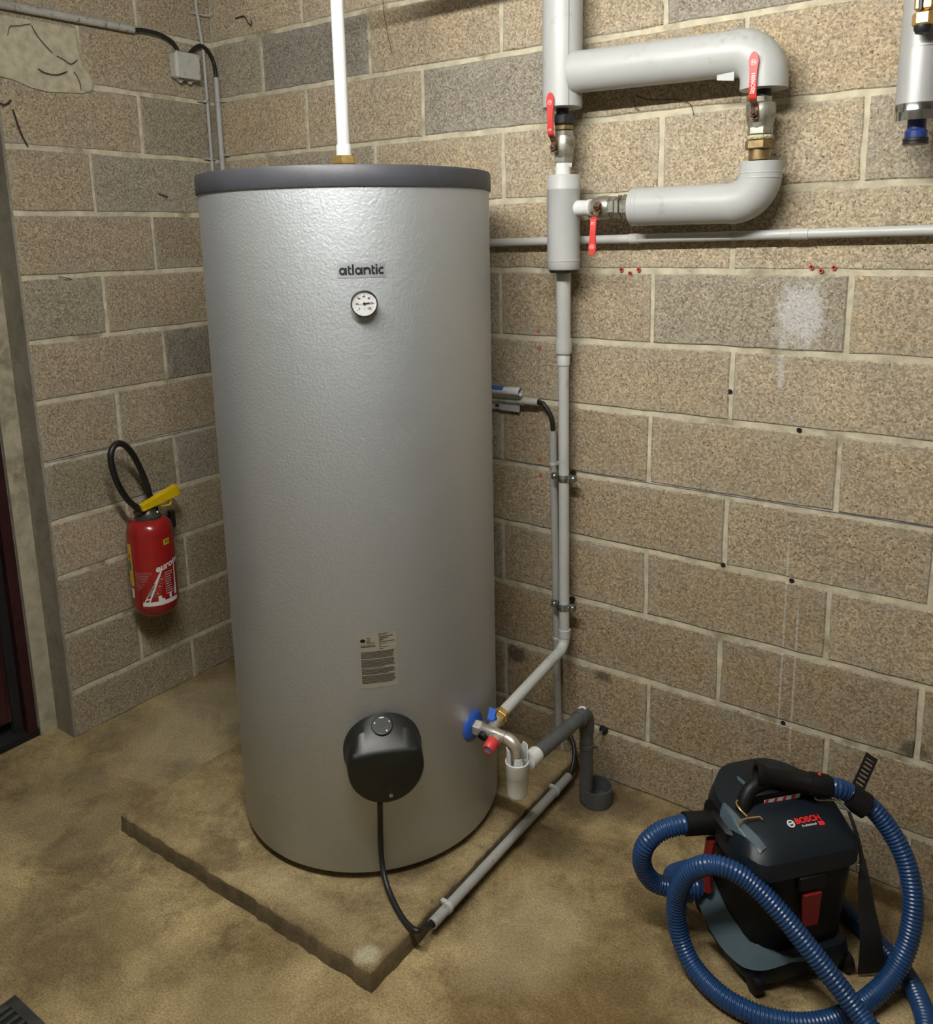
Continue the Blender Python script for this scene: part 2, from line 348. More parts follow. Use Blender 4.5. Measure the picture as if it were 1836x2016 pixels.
def move(vf, dx, dy, rot=0.0):
    c, s_ = math.cos(rot), math.sin(rot); return [(x * c - y * s_ + dx, x * s_ + y * c + dy) for x, y in vf[0]], vf[1]

# ------------------------------------------------------------------ the room shell
ZC = 2.66; XF = 4.5; YF = -4.2
struct(MB().box((XF / 2 - .5, YF / 2, -.1), (XF + 1.6, -YF + .8, .2)).build('floor', M_FLOOR, smooth=False), 'stained brown concrete floor')
struct(MB().box((XF / 2 - .3, YF / 2, ZC + .1), (XF + 1.2, -YF + .8, .2)).build('ceiling', M_CEIL, smooth=False))
struct(MB().box((XF / 2, YF - .1, ZC / 2), (XF + .4, .2, ZC)).build('wall_front', M_CEIL, smooth=False))
struct(MB().box((XF + .1, YF / 2, ZC / 2), (.2, -YF, ZC)).build('wall_far_right', M_CEIL, smooth=False))
REC = .0035
wall_r = struct(MB().box((XF / 2 - .1, .1 + REC, ZC / 2), (XF + .2 + .2, .2, ZC)).build('wall_right', M_MORTAR, smooth=False), 'tan concrete block wall behind the tank')
YE = -.80
wl = MB().box((-.055 - REC / 2, YE / 2, ZC / 2), (.11 - REC, -YE, ZC)); wl.box((-.21, (YE - .065) / 2 + .0, ZC / 2), (.20, -(YE - .065), ZC))
wl.box((-.16, (YE - 1.0) / 2, 2.42), (.30, 1.0 - 0, .48)); wl.box((-.15 , (-1.80 + YF) / 2, ZC / 2), (.30 - REC, -YF - 1.80, ZC))
wall_l = struct(wl.build('wall_left', M_MORTAR, smooth=False), 'tan concrete block wall with the fire extinguisher')

def block(wall, name, o, ex, n, x0, x1, z0, z1, color):
    """one concrete block: jagged-edged front, chamfer, sides; o + ex*x + z, n = outward normal"""
    W, H = x1 - x0, z1 - z0; nx = max(3, int(W / .055)); nz = 3
    per = [(x0 + W * i / nx, z0) for i in range(nx)] + [(x1, z0 + H * i / nz) for i in range(nz)] + [(x1 - W * i / nx, z1) for i in range(nx)] + [(x0, z1 - H * i / nz) for i in range(nz)]
    pr = random.uniform(-.0012, .0012); cx, cz = (x0 + x1) / 2, (z0 + z1) / 2
    vs = []; ed = []
    def P(x, z, d): return o + ex * x + V((0, 0, z)) + n * d
    j = [(x + random.uniform(-.0018, .0018), z + random.uniform(-.0018, .0018)) for x, z in per]
    def ins(x, z, d): return (cx + (x - cx) * max(.1, 1 - 2 * d / W), cz + (z - cz) * max(.1, 1 - 2 * d / H))
    K = len(per); rings = ((0, -.018, 1), (0, -.003 + pr, 1), (.0035, pr, 1), (.035, pr + random.uniform(-.0004, .0006), 0))
    for d, dep, e in rings:
        for x, z in j: x2, z2 = ins(x, z, d); vs.append(P(x2, z2, dep)); ed.append(e)
    fs = []
    for r in range(3):
        for k in range(K): k2 = (k + 1) % K; fs.append((r * K + k, r * K + k2, (r + 1) * K + k2, (r + 1) * K + k))
    fs.append(tuple(3 * K + k for k in range(K)))
    me = bpy.data.meshes.new(name); me.from_pydata([tuple(p) for p in vs], [], fs)
    import bmesh
    b = bmesh.new(); b.from_mesh(me); bmesh.ops.recalc_face_normals(b, faces=b.faces); b.to_mesh(me); b.free()
    c = me.polygons[len(me.polygons) - 1]
    if c.normal.dot(n) < 0: me.flip_normals()
    a = me.attributes.new('edge', 'FLOAT', 'POINT'); a.data.foreach_set('value', [float(e) for e in ed])
    me.materials.append(M_BLOCK); ob = bpy.data.objects.new(name, me); COL.objects.link(ob); ob.parent = wall; ob.color = tuple(color) + (1,)
    return ob
TAN = (.45, .37, .255); PALE = (.48, .405, .29); GREY = (.33, .305, .255); DGR = (.25, .235, .205); BRN = (.40, .32, .21)
BR = {-5: ZC, -4: 2.573, -3: 2.376, -2: 2.18, -1: 1.973, 0: 1.771, 1: 1.57, 2: 1.371, 3: 1.178, 4: .974, 5: .776, 6: .575, 7: .369, 8: .167, 9: -.006}
BL = {-5: ZC, -4: 2.573, -3: 2.373, -2: 2.17, -1: 1.966, 0: 1.769, 1: 1.5715, 2: 1.369, 3: 1.175, 4: .974, 5: .774, 6: .582, 7: .374, 8: .165, 9: -.006}
ODD = [.25, .755, 1.245, 1.735, 2.231, 2.73, 3.22, 3.71, 4.2]; EVEN = [.467, .967, 1.46, 1.958, 2.457, 2.95, 3.44, 3.94]
SPEC = {-1: [.26, .767, 1.259, 1.749, 2.24], -3: [.26, .759, 1.258, 1.752, 2.25], 7: [.26, .76, 1.25, 1.752, 2.249], 0: [.467, .967, 1.46, 1.946, 2.45]}
LGR = (.385, .345, .27)
GREYR = {(-3, 1): DGR, (-2, 2): GREY, (1, 4): LGR, (-3, 4): GREY, (1, 2): LGR, (3, 2): LGR, (5, 2): LGR, (-3, 0): LGR, (-1, 1): LGR, (2, 4): PALE, (-1, 4): PALE, (0, 3): PALE, (0, 4): PALE, (-1, 3): PALE, (-1, 5): LGR}
for r in range(-5, 9):
    js = SPEC.get(r) or (ODD if r % 2 else EVEN); js = list(js) + [x for x in (ODD if r % 2 else EVEN) if x > js[-1] + .2]
    js = [-.006] + js + [XF + .006]
    for k in range(len(js) - 1):
        c = GREYR.get((r, k)) or (TAN if random.random() < .7 else PALE if r < 3 else BRN)
        if r >= 6: c = tuple(q * f for q, f in zip(BRN, (.92, .9, .85)))
        rk = random.uniform(.93, 1.06); c = tuple(q * rk for q in c)
        block(wall_r, 'concrete_block', V((0, 0, 0)), V((1, 0, 0)), V((0, -1, 0)), js[k] + .006, js[k + 1] - .006, BR[r + 1] + .0075, BR[r] - .0075, c)
LO = {-2: -.326, -1: -.527, 0: -.317, 1: -.527, 2: -.315, 3: -.521, 4: -.307, 6: -.300}
GREYL = {(-1, 0): GREY, (2, 0): DGR, (4, 0): GREY, (0, 0): (.32, .275, .2), (4, 1): (.32, .28, .2), (1, 1): (.32, .29, .22), (-2, 0): (.33, .29, .22)}
for r in range(-5, 9):
    y = LO.get(r, -.525 if r % 2 else -.31); js = [.006, y, YE - .006]
    for k in range(2):
        c = GREYL.get((r, k)) or (.41, .345, .245); rk = random.uniform(.93, 1.06); c = tuple(q * rk for q in c)
        if r >= 6: c = tuple(q * .88 for q in c)
        block(wall_l, 'concrete_block', V((0, 0, 0)), V((0, -1, 0)), V((1, 0, 0)), -js[k] + .006, -js[k + 1] - .006, BL[r + 1] + .0075, BL[r] - .0075, c)
# cement patch smeared over the blocks high on the left wall
pp = [(-40, 22), (20, 33), (80, 42), (150, 56), (152, 80), (158, 105), (162, 128), (178, 148), (186, 166), (182, 180), (160, 184), (130, 182), (95, 181), (60, 172), (30, 158), (0, 150), (-40, 152)]
pc = lw(60, 105, .004); rg = [[lw(u, v, .0) for u, v in pp], [lw(u, v, .003) for u, v in pp], [pc + (lw(u, v, .004) - pc) * .95 for u, v in pp]]
MB().loft(rg).build('cement_patch', M_PATCH, wall_l, ang=60)
# snapped blue chalk line along one bed joint of both walls
MB().box((.0012 - REC, -.4, BL[4] + .004), (.0016, .78, .0022)).build('chalk_line', M_CHALK, wall_l, smooth=False)
MB().box((1.6, -.0012 + REC, BR[4] + .005), (2.6, .0016, .0011)).build('chalk_line', M_CHALK, wall_r, smooth=False)
# drilled holes in the bed joints
for u, v in ((1437, 771), (1573, 847), (1423, 1112), (1558, 1143), (1413, 1416), (1541, 1423)):
    p = rw(u, v, REC - .001); MB().lathe([(.0062, 0), (.0066, .0015), (.0045, .0005), (.0005, .0002)], p, (0, -1, 0), 10).build('drill_hole', M_HOLE, wall_r)
# concrete jamb and maroon door at the end of the left wall
jb = MB(); jb.box((-.055, YE - .004, ZC / 2), (.108, .008, ZC)); jb.box((-.114, YE - .034, ZC / 2), (.008, .066, ZC))
struct(jb.build('trim_1', M_JAMB, smooth=False), 'rough grey concrete door jamb at the end of the block wall')
door = bpy.data.objects.new('door_1', None); COL.objects.link(door); door.location = (-.17, -1.3, 0); struct(door, 'worn maroon painted steel door'); bpy.context.view_layer.update()
MB().box((-.145, -.885, 1.09), (.05, .034, 2.16), bev=.004).build('door_frame_and_gap', M_MAROON, door)
MB().box((-.165, -.917, 1.09), (.03, .03, 2.14), bev=.003).build('door_frame_and_gap', M_HOLE, door)  # near-black strip beside the frame, gap shade put into its colour
MB().box((-.18, -1.345, 1.12), (.04, .83, 2.1), bev=.004).build('door_panel', M_MAROON, door)
for yy in (-.975, -1.35): MB().box((-.157, yy, 1.12), (.012, .06, 2.08), bev=.003).build('door_rail', M_MAROON, door)
ws = MB()
for k in range(16):
    zz = random.uniform(.55, .78); yy = -.985 + random.uniform(-.02, .02); ws.box((-.1505, yy, zz), (.0012, .012, random.uniform(.02, .07)))
ws.build('paint_scrape', M_LWHITE, door, smooth=False)
MB().box((-.25, -1.3, .012), (.26, .98, .03), bev=.004).build('threshold', M_HOLE, door)
# ------------------------------------------------------------------ concrete plinth
PX0, PX1, PY0, PY1, PH = .562, 1.522, -.992, -.012, .058
def plinth():
    mb = MB(); N = 44
    def ringp(z, ins, jit):
        pts = []
        cs = [(PX0 + ins, PY0 + ins), (PX1 - ins, PY0 + ins), (PX1 - ins, PY1 - ins), (PX0 + ins, PY1 - ins)]
        rnd = random.Random(3)
        for a in range(4):
            p, q = cs[a], cs[(a + 1) % 4]
            for k in range(N):
                t = k / N; x, y = p[0] + (q[0] - p[0]) * t, p[1] + (q[1] - p[1]) * t
                x += rnd.uniform(-1, 1) * jit; y += rnd.uniform(-1, 1) * jit
                zz = z
                pts.append(V((x, y, zz)))
        return pts
    mb.loft([ringp(-.01, -.004, .002), ringp(.02, .0, .004), ringp(PH - .010, .0, .0035), ringp(PH - .002, .006, .004), ringp(PH, .014, .003)])
    return mb
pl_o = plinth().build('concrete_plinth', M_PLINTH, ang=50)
pl_o.data.materials.append(concrete('plinth_side_shade', (.20, .155, .085), (.13, .10, .055), (.08, .062, .035), 2.5, .8))  # darker copy of the concrete, paints shade onto the side faces
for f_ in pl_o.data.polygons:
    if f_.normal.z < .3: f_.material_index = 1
tag(pl_o, 'low square concrete plinth with chipped edges under the silver tank', 'plinth')
# ------------------------------------------------------------------ water tank
TX, TY, TR = 1.1036, -.5057, .368; AZ = -42.9
ZB, ZL, ZT = .079, 1.783, 1.830
tank = thing('hot_water_tank', 'tall silver cylindrical hot water tank with dark grey lid standing on the concrete plinth', 'water tank', (TX, TY, PH))
c0 = (TX, TY, 0)
body = MB().lathe([(TR - .012, ZB + .0), (TR - .003, ZB + .002), (TR, ZB + .008), (TR, .6), (TR, 1.2), (TR, ZL + .01), (TR - .01, ZL + .012)], c0, seg=160).build('tank_body', M_TANK, tank, ang=50)
MB().lathe([(TR - .03, PH + .0005), (TR - .03, ZB + .006)], c0, seg=64).build('gap_shade_ring', M_HOLE, tank)  # near-black ring, paints the shade in the gap under the tank
MB().lathe([(TR - .006, ZL), (TR + .0035, ZL), (TR + .005, ZL + .003), (TR + .005, ZT - .006), (TR + .002, ZT - .001), (TR - .006, ZT), (.05, ZT + .001)], c0, seg=160).build('tank_lid', M_LID, tank)
MB().lathe([(.026, ZT), (.026, ZT + .022), (.02, ZT + .024), (.02, ZT + .034)], (1.1015, -.5057, 0), seg=24).build('outlet_stub', M_BRASS, tank)
def onT(mb, vf, dx, z, off=.0008): return wrap(mb, vf, TX, TY, TR, AZ + math.degrees(dx / TR), z, off)
def stroke(pts, w_):
    vs = []; n_ = len(pts)
    for i, (x, y) in enumerate(pts):
        x0_, y0_ = pts[max(i - 1, 0)]; x1_, y1_ = pts[min(i + 1, n_ - 1)]; dx_, dy_ = x1_ - x0_, y1_ - y0_; l_ = math.hypot(dx_, dy_) or 1
        vs += [(x - dy_ / l_ * w_ / 2, y + dx_ / l_ * w_ / 2), (x + dy_ / l_ * w_ / 2, y - dx_ / l_ * w_ / 2)]
    return vs, [(2 * i, 2 * i + 1, 2 * i + 3, 2 * i + 2) for i in range(n_ - 1)]
def arcp(cx_, cy_, rx_, ry_, a0, a1, n_=14): return [(cx_ + rx_ * math.cos(math.radians(a0 + (a1 - a0) * i / n_)), cy_ + ry_ * math.sin(math.radians(a0 + (a1 - a0) * i / n_))) for i in range(n_ + 1)]
def l_a(x): return [stroke(arcp(x + 88, 83, 66, 61, 0, 360, 28), 46), stroke([(x + 180, 4), (x + 180, 162)], 50)]
def l_t(x): return [stroke([(x + 25, 200), (x + 25, 60)] + arcp(x + 62, 58, 37, 36, 180, 270, 6) + [(x + 92, 22)], 46), stroke([(x + 25, 143), (x + 92, 143)], 40)]
lt = joinvf(*l_a(0), *l_t(228), stroke([(365, 4), (365, 230)], 50), *l_a(415), stroke([(665, 4), (665, 162)], 50), stroke([(690, 100)] + arcp(740, 100, 68, 42, 150, 0, 10) + [(808, 4)], 48), *l_t(853), stroke([(990, 4), (990, 162)], 50), disc(990, 205, 28, 20, 14), stroke(arcp(1125, 83, 68, 61, 48, 312, 22), 46))
lt = ([(x / 10000 - .0605, y / 10000 - .0085) for x, y in lt[0]], lt[1])
xs = [p[0] for p in lt[0]]; k = .0985 / (max(xs) - min(xs)); lt = ([(x * k, y) for x, y in lt[0]], lt[1])
onT(MB(), lt, 0, 1.6015, .0016).build('brand_lettering', M_INK, tank, smooth=False)
onT(MB(), rect(-.053, -.016, .053, .016, 12), 0, 1.6025, .0008).build('brand_plate', mat('clear_film', (.58, .61, .63), .45, .9), tank, smooth=False)
# dial thermometer
azr = math.radians(AZ); rn = V((math.cos(azr), math.sin(azr), 0)); rt = V((-math.sin(azr), math.cos(azr), 0)); rz = V((0, 0, 1))
tc = V((TX, TY, 1.5305)) + rn * (TR - .004)
dial = MB().lathe([(.0275, 0), (.0275, .019), (.0295, .0195), (.0300, .0225), (.0292, .0245), (.0278, .0250), (.0272, .0235), (.0272, .0205)], tc, rn, 48, cap=False).build('thermometer', M_DSTEEL, tank)
MB().lathe([(.0272, .0203), (.0272, .0208)], tc, rn, 40).build('dial_face', mat('dial_white', (.55, .55, .55), .4), dial, smooth=False)
dm = []
for i, lab in enumerate(('0', '20', '40', '60', '80', '100', '120')):
    a = math.radians(225 - i * 45); dm.append(move(text_mesh(lab, .0060, .00018), math.cos(a) * .0155, math.sin(a) * .0155))
    for s_ in (0, 1):
        if i == 6 and s_: continue
        a2 = a - math.radians(22.5) * s_; L_ = .0026 if not s_ else .0018
        dm.append(move(rect(-L_ / 2, -.00045, L_ / 2, .00045), math.cos(a2) * .0208, math.sin(a2) * .0208, a2))
dm.append(move(text_mesh('°C', .0038), 0, -.0125))
flat(MB(), joinvf(*dm), tc + rn * .0211, rt, rz).build('dial_marks', M_INK, dial, smooth=False)
nd = joinvf(move(rect(-.019, -.0004, 0, .0004), 0, 0, math.radians(6)), move(rect(0, -.0013, .0115, .0013), 0, 0, math.radians(6)), disc(0, 0, .0028))
flat(MB(), nd, tc + rn * .0225, rt, rz).build('needle', M_INK, dial, smooth=False)
# rating plate: paper label with rows of illegible print
onT(MB(), rect(-.0455, -.0735, .0455, .0715, 12), 0, .669, .0007).build('rating_plate', mat('rating_paper', (.30, .275, .215), .6), tank, smooth=False)
ink = []
rnd = random.Random(11)
def bars(x0, x1, y, h):
    x = x0
    while x < x1:
        wd = rnd.uniform(.002, .0065); e = min(x + wd, x1); ink.append(rect(x, y - h / 2, e, y + h / 2)); x = e + .0006
y = .022
for n_, first in ((6, .022), (7, 0), (5, 0), (7, 0)):
    for i in range(n_):
        bars(-.0425, .0405 - (rnd.uniform(.0, .03) if i == n_ - 1 else rnd.uniform(0, .006)), y, .0014); y -= .0031
    y -= .0022
for i in range(2): bars(-.0425, -.006, .0395 - i * .0036, .0013)
for i, e in enumerate((.036, .024, .012, .039, .02, .006, .022, .012)): bars(.002, e, .0605 - i * .0046, .0018 if i < 3 else .0013)
bars(-.028, -.008, .0455, .0014)
ink.append(disc(-.037, .052, .0065, .0045)); ink.append(move(text_mesh('CE', .0065, .0001), -.024, .0505)); ink.append(move(text_mesh('ATLANTIC', .005, .0001), .012, .0665)); ink.append(move(text_mesh('IPX4', .0045, .0001), -.023, .0575))
onT(MB(), joinvf(*ink), 0, .669, .0013).build('rating_print', M_INK, tank, smooth=False)
# black heater hatch cover with thermostat cap
hz = .429; HS = .935; hc = V((TX, TY, hz)) + rn * (TR - .02)
def hp(a, b, d): return hc + rt * a + rz * b + rn * d
def hring(r, d, top=None, cz=0.0, n=64):
    out = []
    for k in range(n):
        t = 2 * PI * k / n; r_ = r * HS; a, b = r_ * math.cos(t), r_ * math.sin(t) + cz
        if top is not None and b > top: b = top + (b - top) * .12
        out.append(hp(a, b, d))
    return out
hat = MB().loft([hring(.104, 0), hring(.104, .022), hring(.101, .028), hring(.0995, .06, .075), hring(.098, .094, .042, -.004), hring(.094, .100, .036, -.005), hring(.086, .103, .030, -.006)]).build('hatch_cover', M_HATCH, tank, ang=32)
ca = hp(-.002, .074, .046); cn = (rz * .86 + rn * .5).normalized()
cap_ = MB().lathe([(.0265, 0), (.0265, .012), (.0245, .0135), (.0232, .0135), (.0228, .0125), (.0002, .0125)], ca, cn, 40).build('thermostat_cap', M_HATCH, hat)
cx_ = rt; cy_ = cn.cross(rt)
for a_ in (160, 20, -60): 
    p = ca + cn * .0128 + cx_ * math.cos(math.radians(a_)) * .019 + cy_ * math.sin(math.radians(a_)) * .019
    MB().lathe([(.0021, 0), (.0021, .0008), (.001, .0014)], p, cn, 10).build('cap_mark', M_LWHITE, cap_)
flat(MB(), rect(-.0055, -.0012, .0055, .0012), ca + cn * .0133 + cy_ * .0185, cx_, cy_).build('cap_mark', M_LWHITE, cap_, smooth=False)
MB().lathe([(.0055, 0), (.0052, .004), (.003, .0055)], hp(.008, -.072, .1025), rn, 14).build('cover_screw', M_ZINC, hat)
MB().lathe([(.012, 0), (.012, .012), (.009, .016)], hp(-.005, -.096, .06), (0, 0, -1), 20).build('cable_gland', M_HATCH, hat)
# blue rosette where the cold feed enters the tank
gz = .395
MB().lathe([(.0425, -.012), (.0425, -.002), (.040, .003), (.032, .0065), (.016, .008)], (TX + TR, TY, gz), (1, 0, 0), 48).build('inlet_rosette', M_BLUE, tank)
# ------------------------------------------------------------------ safety valve group on the cold feed
sg = thing('safety_valve', 'nickel safety valve group with red knob and blue lever on the tank inlet', 'valve', (TX + TR + .004, TY, gz))
g0 = V((TX + TR, TY, gz)); X1 = V((1, 0, 0)); Y1 = V((0, 1, 0)); Z1 = V((0, 0, 1))
MB().hexa(g0 + X1 * .008, X1, .021, .022).build('inlet_nut', M_SATIN, sg, ang=25)
mb = MB().lathe([(.014, .028), (.0165, .032), (.0165, .075), (.0155, .08), (.0155, .104)], g0, X1, 24)
pth = elbow(g0 + X1 * .10, g0 + X1 * .137, g0 + X1 * .137 - Z1 * .05, .03); mb.tube([g0 + X1 * .1] + pth + [g0 + X1 * .137 - Z1 * .045], .0155, 20)
vbody = mb.build('valve_body', M_SATIN, sg, ang=35)
MB().lathe([(.0168, 0), (.0168, .003)], g0 + X1 * .103, X1, 20).build('body_seam', M_NICKEL, vbody)
MB().lathe([(.013, .0), (.013, .012), (.0105, .0125), (.0105, .009), (.004, .009)], g0 + X1 * .043 + (-Y1 * .9 - Z1 * .35).normalized() * .012, (-Y1 * .9 - Z1 * .35), 20).build('drain_plug', M_BLACK, sg)
kd = (-Y1 * .92 - Z1 * .25 + X1 * .05).normalized(); ko = g0 + X1 * .078 + kd * .008
MB().lathe([(.017, 0), (.017, .013), (.0145, .016)], ko, kd, 6).build('knob_collar', M_SATIN, sg, ang=25)
kn = MB().lathe([(.0165, .014), (.0165, .018), (.0158, .042), (.0135, .046), (.011, .046), (.011, .043), (.0005, .043)], ko, kd, 18).build('relief_knob', M_RED, sg, ang=30)
MB().lathe([(.0105, .0432), (.0105, .0445)], ko, kd, 16).build('knob_mark', mat('pale_blue', (.16, .30, .6), .5), kn, smooth=False)
# side inlet toward the wall with shut-off lever and brass nut
pin = V((1.513, -.43, .405)); si = g0 + X1 * .052; idr = (pin - si).normalized()
MB().lathe([(.0135, .008), (.0135, .036), (.0155, .038), (.0155, .05)], si, idr, 20).build('inlet_branch', M_SATIN, sg)
lv = MB().loft([[si + idr * .022 + Z1 * (.012 + h_) - X1 * (.002 - g_) for g_, h_ in ((-.016, 0), (.004, 0), (.004, .006), (-.016, .006))], [si + idr * .048 + Z1 * (.020 + h_) - X1 * (.006 - g_) for g_, h_ in ((-.018, 0), (.004, 0), (.004, .012), (-.018, .012))]]); lv.lathe([(.006, 0), (.006, .012)], si + idr * .034 + Z1 * .008, (0, 0, 1), 12)
lv.build('shutoff_lever', M_BLUE, sg)
MB().hexa(si + idr * .046, idr, .0215, .013).build('union_nut', M_BRASS, sg, ang=25)
nut = MB().hexa(si + idr * .061, idr, .0225, .02).build('union_nut', M_BRASS, sg, ang=25)
# ------------------------------------------------------------------ cold feed pipe: down the wall, round an elbow, to the valve
feed = thing('cold_feed_pipe', 'white-grey plastic pipe running down the block wall and bending to the safety valve', 'pipe', (1.499, -.06, 1.55))
e0 = V((1.499, -.06, .44)); MB().tube([rw(1109, 536, -.08), (1.496, -.06, 1.345)], .0205, 24).build('upper_pipe', M_PVC, feed)
MB().lathe([(.0205, 0), (.0235, .003), (.0235, .040), (.022, .045), (.017, .047), (.017, .052), (.0185, .054), (.0185, .078), (.0155, .08)], (1.496, -.06, 1.385), (0, 0, -1), 24).build('reducer', M_PVC, feed)
pend = si + idr * .079
arc = elbow((1.502, -.06, .6), e0 + V((.003, 0, 0)), pend, .035); dirp = (pend - arc[-1]).normalized()
MB().tube([(1.496, -.06, 1.345), (1.501, -.06, .5)], .0155, 24).build('lower_pipe', M_PVC, feed)
eb = MB().tube([arc[0] + V((0, 0, .005))] + arc + [arc[-1] + dirp * .004], .0165, 24); eb.lathe([(.0165, 0), (.0185, .002), (.0185, .026), (.0165, .028)], arc[0] - V((0, 0, .004)), (0, 0, 1), 24)
eb.build('elbow_fitting', M_PVC, feed)
MB().tube([arc[-1], pend], .0158, 24).build('branch_pipe', M_PVC, feed)
# split steel clamps on that pipe
for zz, lab in ((.975, 'zinc pipe clamp on the white pipe at the chalk-marked joint'), (.573, 'zinc pipe clamp on the white pipe just above its elbow')):
    cpos = V((1.4985, -.06, zz)); cl = thing('pipe_clamp', lab, 'clamp', cpos, 'steel clamps on the cold feed pipe')
    for s_ in (-1, 1):
        mb = MB()
        for k in range(12):
            pass
        a = [cpos + V((math.cos(t) * .0185, math.sin(t) * .0185 * 1, 0)) for t in [(-PI + .12 if s_ < 0 else .12) + (PI - .24) * i / 10 for i in range(11)]]
        vs = []; fs = []
        for p in a:
            d = (p - cpos).normalized(); vs += [p + V((0, 0, -.009)), p + d * .002 + V((0, 0, -.009)), p + d * .0045 + V((0, 0, 0)), p + d * .002 + V((0, 0, .009)), p + V((0, 0, .009))]
        for i in range(10):
            for k in range(5): k2 = (k + 1) % 5; fs.append((i * 5 + k, i * 5 + k2, i * 5 + 5 + k2, i * 5 + 5 + k))
        mb.add(vs, fs)
        for q in (-1, 1): mb.box(cpos + V((q * .029, s_ * .004, 0)), (.022, .0045, .019), bev=.001)
        mb.build('clamp_half', M_ZINC, cl, ang=30)
    for q in (-1, 1):
        MB().lathe([(.0065, 0), (.006, .004), (.004, .0055)], cpos + V((q * .031, -.006, 0)), (0, -1, 0), 14).build('clamp_screw', M_ZINC, cl)
    MB().tube([cpos + V((0, .02, 0)), (cpos.x, -.001, zz)], .004, 10).build('clamp_rod', M_DSTEEL, cl)
    MB().lathe([(.009, 0), (.009, .01)], (cpos.x + .0, .0, zz), (0, -1, 0), 6).build('wall_nut', M_DSTEEL, cl)
# ------------------------------------------------------------------ tundish siphon under the safety valve
sx_, sy_ = g0.x + .137, g0.y
sip = thing('tundish_siphon', 'white plastic tundish siphon hanging below the safety valve spout', 'siphon', (sx_, sy_, .245))
o_ = (sx_, sy_, 0)
MB().lathe([(.021, .244), (.0255, .247), (.0272, .254), (.0285, .303), (.0292, .304), (.030, .333), (.031, .336), (.031, .342), (.0285, .343), (.027, .335), (.026, .26), (.001, .258)], o_, seg=40).build('siphon_cup', M_WHITE, sip)
MB().lathe([(.0288, .3025), (.0294, .3035), (.0288, .3045)], o_, seg=40).build('cup_seam', M_CONDUIT, sip)
for a0, a1, h in ((20, 95, .385), (115, 165, .375), (205, 262, .381), (285, 335, .362)):
    mb = MB(); ri = []; 
    for i in range(9):
        t = math.radians(a0 + (a1 - a0) * i / 8); hh = h - (.01 if i in (0, 8) else 0); c, s_ = math.cos(t), math.sin(t)
        ri.append([V((sx_ + r_ * c, sy_ + r_ * s_, z_)) for r_, z_ in ((.0255, .338), (.0278, .338), (.0278, hh), (.0255, hh))])
    mb.loft(ri); mb.build('funnel_wall', M_WHITE, sip)
MB().lathe([(.014, .335), (.016, .35), (.0145, .351), (.012, .336)], o_, seg=24, cap=False).build('inner_spout', mat('clear_grey', (.35, .36, .36), .15), sip)
MB().box((sx_ + .004, sy_ - .012, .345), (.012, .006, .01), bev=.002).build('inner_tab', mat('cream_plastic', (.8, .68, .4), .5), sip)
cpl = rw(1050, 1490, -.44); ba = V((sx_ + .012, sy_ + .02, .322)); ge = V((1.612, -.14, .300)); gd = (ge - cpl).normalized()
MB().lathe([(.016, .0), (.0215, .004), (.0225, .012), (.0225, .05), (.0205, .052)], cpl - gd * .036, gd, 28).build('outlet_collar', M_WHITE, sip)
MB().tube([ba, cpl - gd * .03], .0145, 20).build('outlet_neck', M_WHITE, sip)
# ------------------------------------------------------------------ dark grey drain pipe to the floor cup
dr = thing('drain_pipe', 'dark grey plastic drain pipe from the siphon down into the floor cup', 'pipe', (1.6205, -.14, .012))
vtop = V((1.6205, -.14, .30)); arc = elbow(cpl, vtop, (1.6205, -.14, .1), .03)
MB().tube([cpl + gd * .01, arc[0]], .0198, 24).build('sloping_pipe', M_DGREY, dr)
eb = MB().tube([arc[0] - gd * .018] + arc + [arc[-1] - V((0, 0, .03))], .0222, 24); eb.lathe([(.0222, 0), (.0238, .002), (.0238, .008), (.0222, .01)], arc[0] - gd * .02, gd, 24)
eb.build('elbow_fitting', M_DGREY, dr)
MB().lathe([(.012, 0), (.0105, .002)], arc[2] + V((-.004, -.003, .0215)), (-.1, -.1, 1), 12).build('glue_spot', M_WHITE, dr)
MB().tube([arc[-1] - V((0, 0, .01)), (1.6205, -.14, .012)], .0198, 24).build('vertical_pipe', M_DGREY, dr)
clm = MB().lathe([(.0205, 0), (.0222, .001), (.0222, .013), (.0205, .014)], (1.6205, -.14, .185), seg=24); clm.box((1.6205 + .024, -.132, .192), (.014, .008, .013), bev=.002); clm.build('pipe_collar', M_DGREY, dr)
rod = thing('wall_rod', 'thin galvanised threaded rod holding the drain pipe to the wall', 'rod', (1.608, 0, .166))
MB().tube([(1.608, -.002, .166), (1.622, -.116, .186)], .0042, 10).build('rod', M_ZINC, rod); MB().lathe([(.015, 0), (.013, .006), (.008, .007)], (1.608, .0, .166), (0, -1, 0), 14).build('rod_flange', M_BLACK, rod)
cc = fl(1174, 1545, .055)
tag(MB().lathe([(.0465, -.004), (.0475, .0), (.0475, .055), (.0445, .055), (.0445, .006), (.001, .006)], (cc.x, cc.y, 0), seg=48).build('drain_cup', M_DGREY), 'round grey plastic drain socket set in the floor around the drain pipe', 'drain')
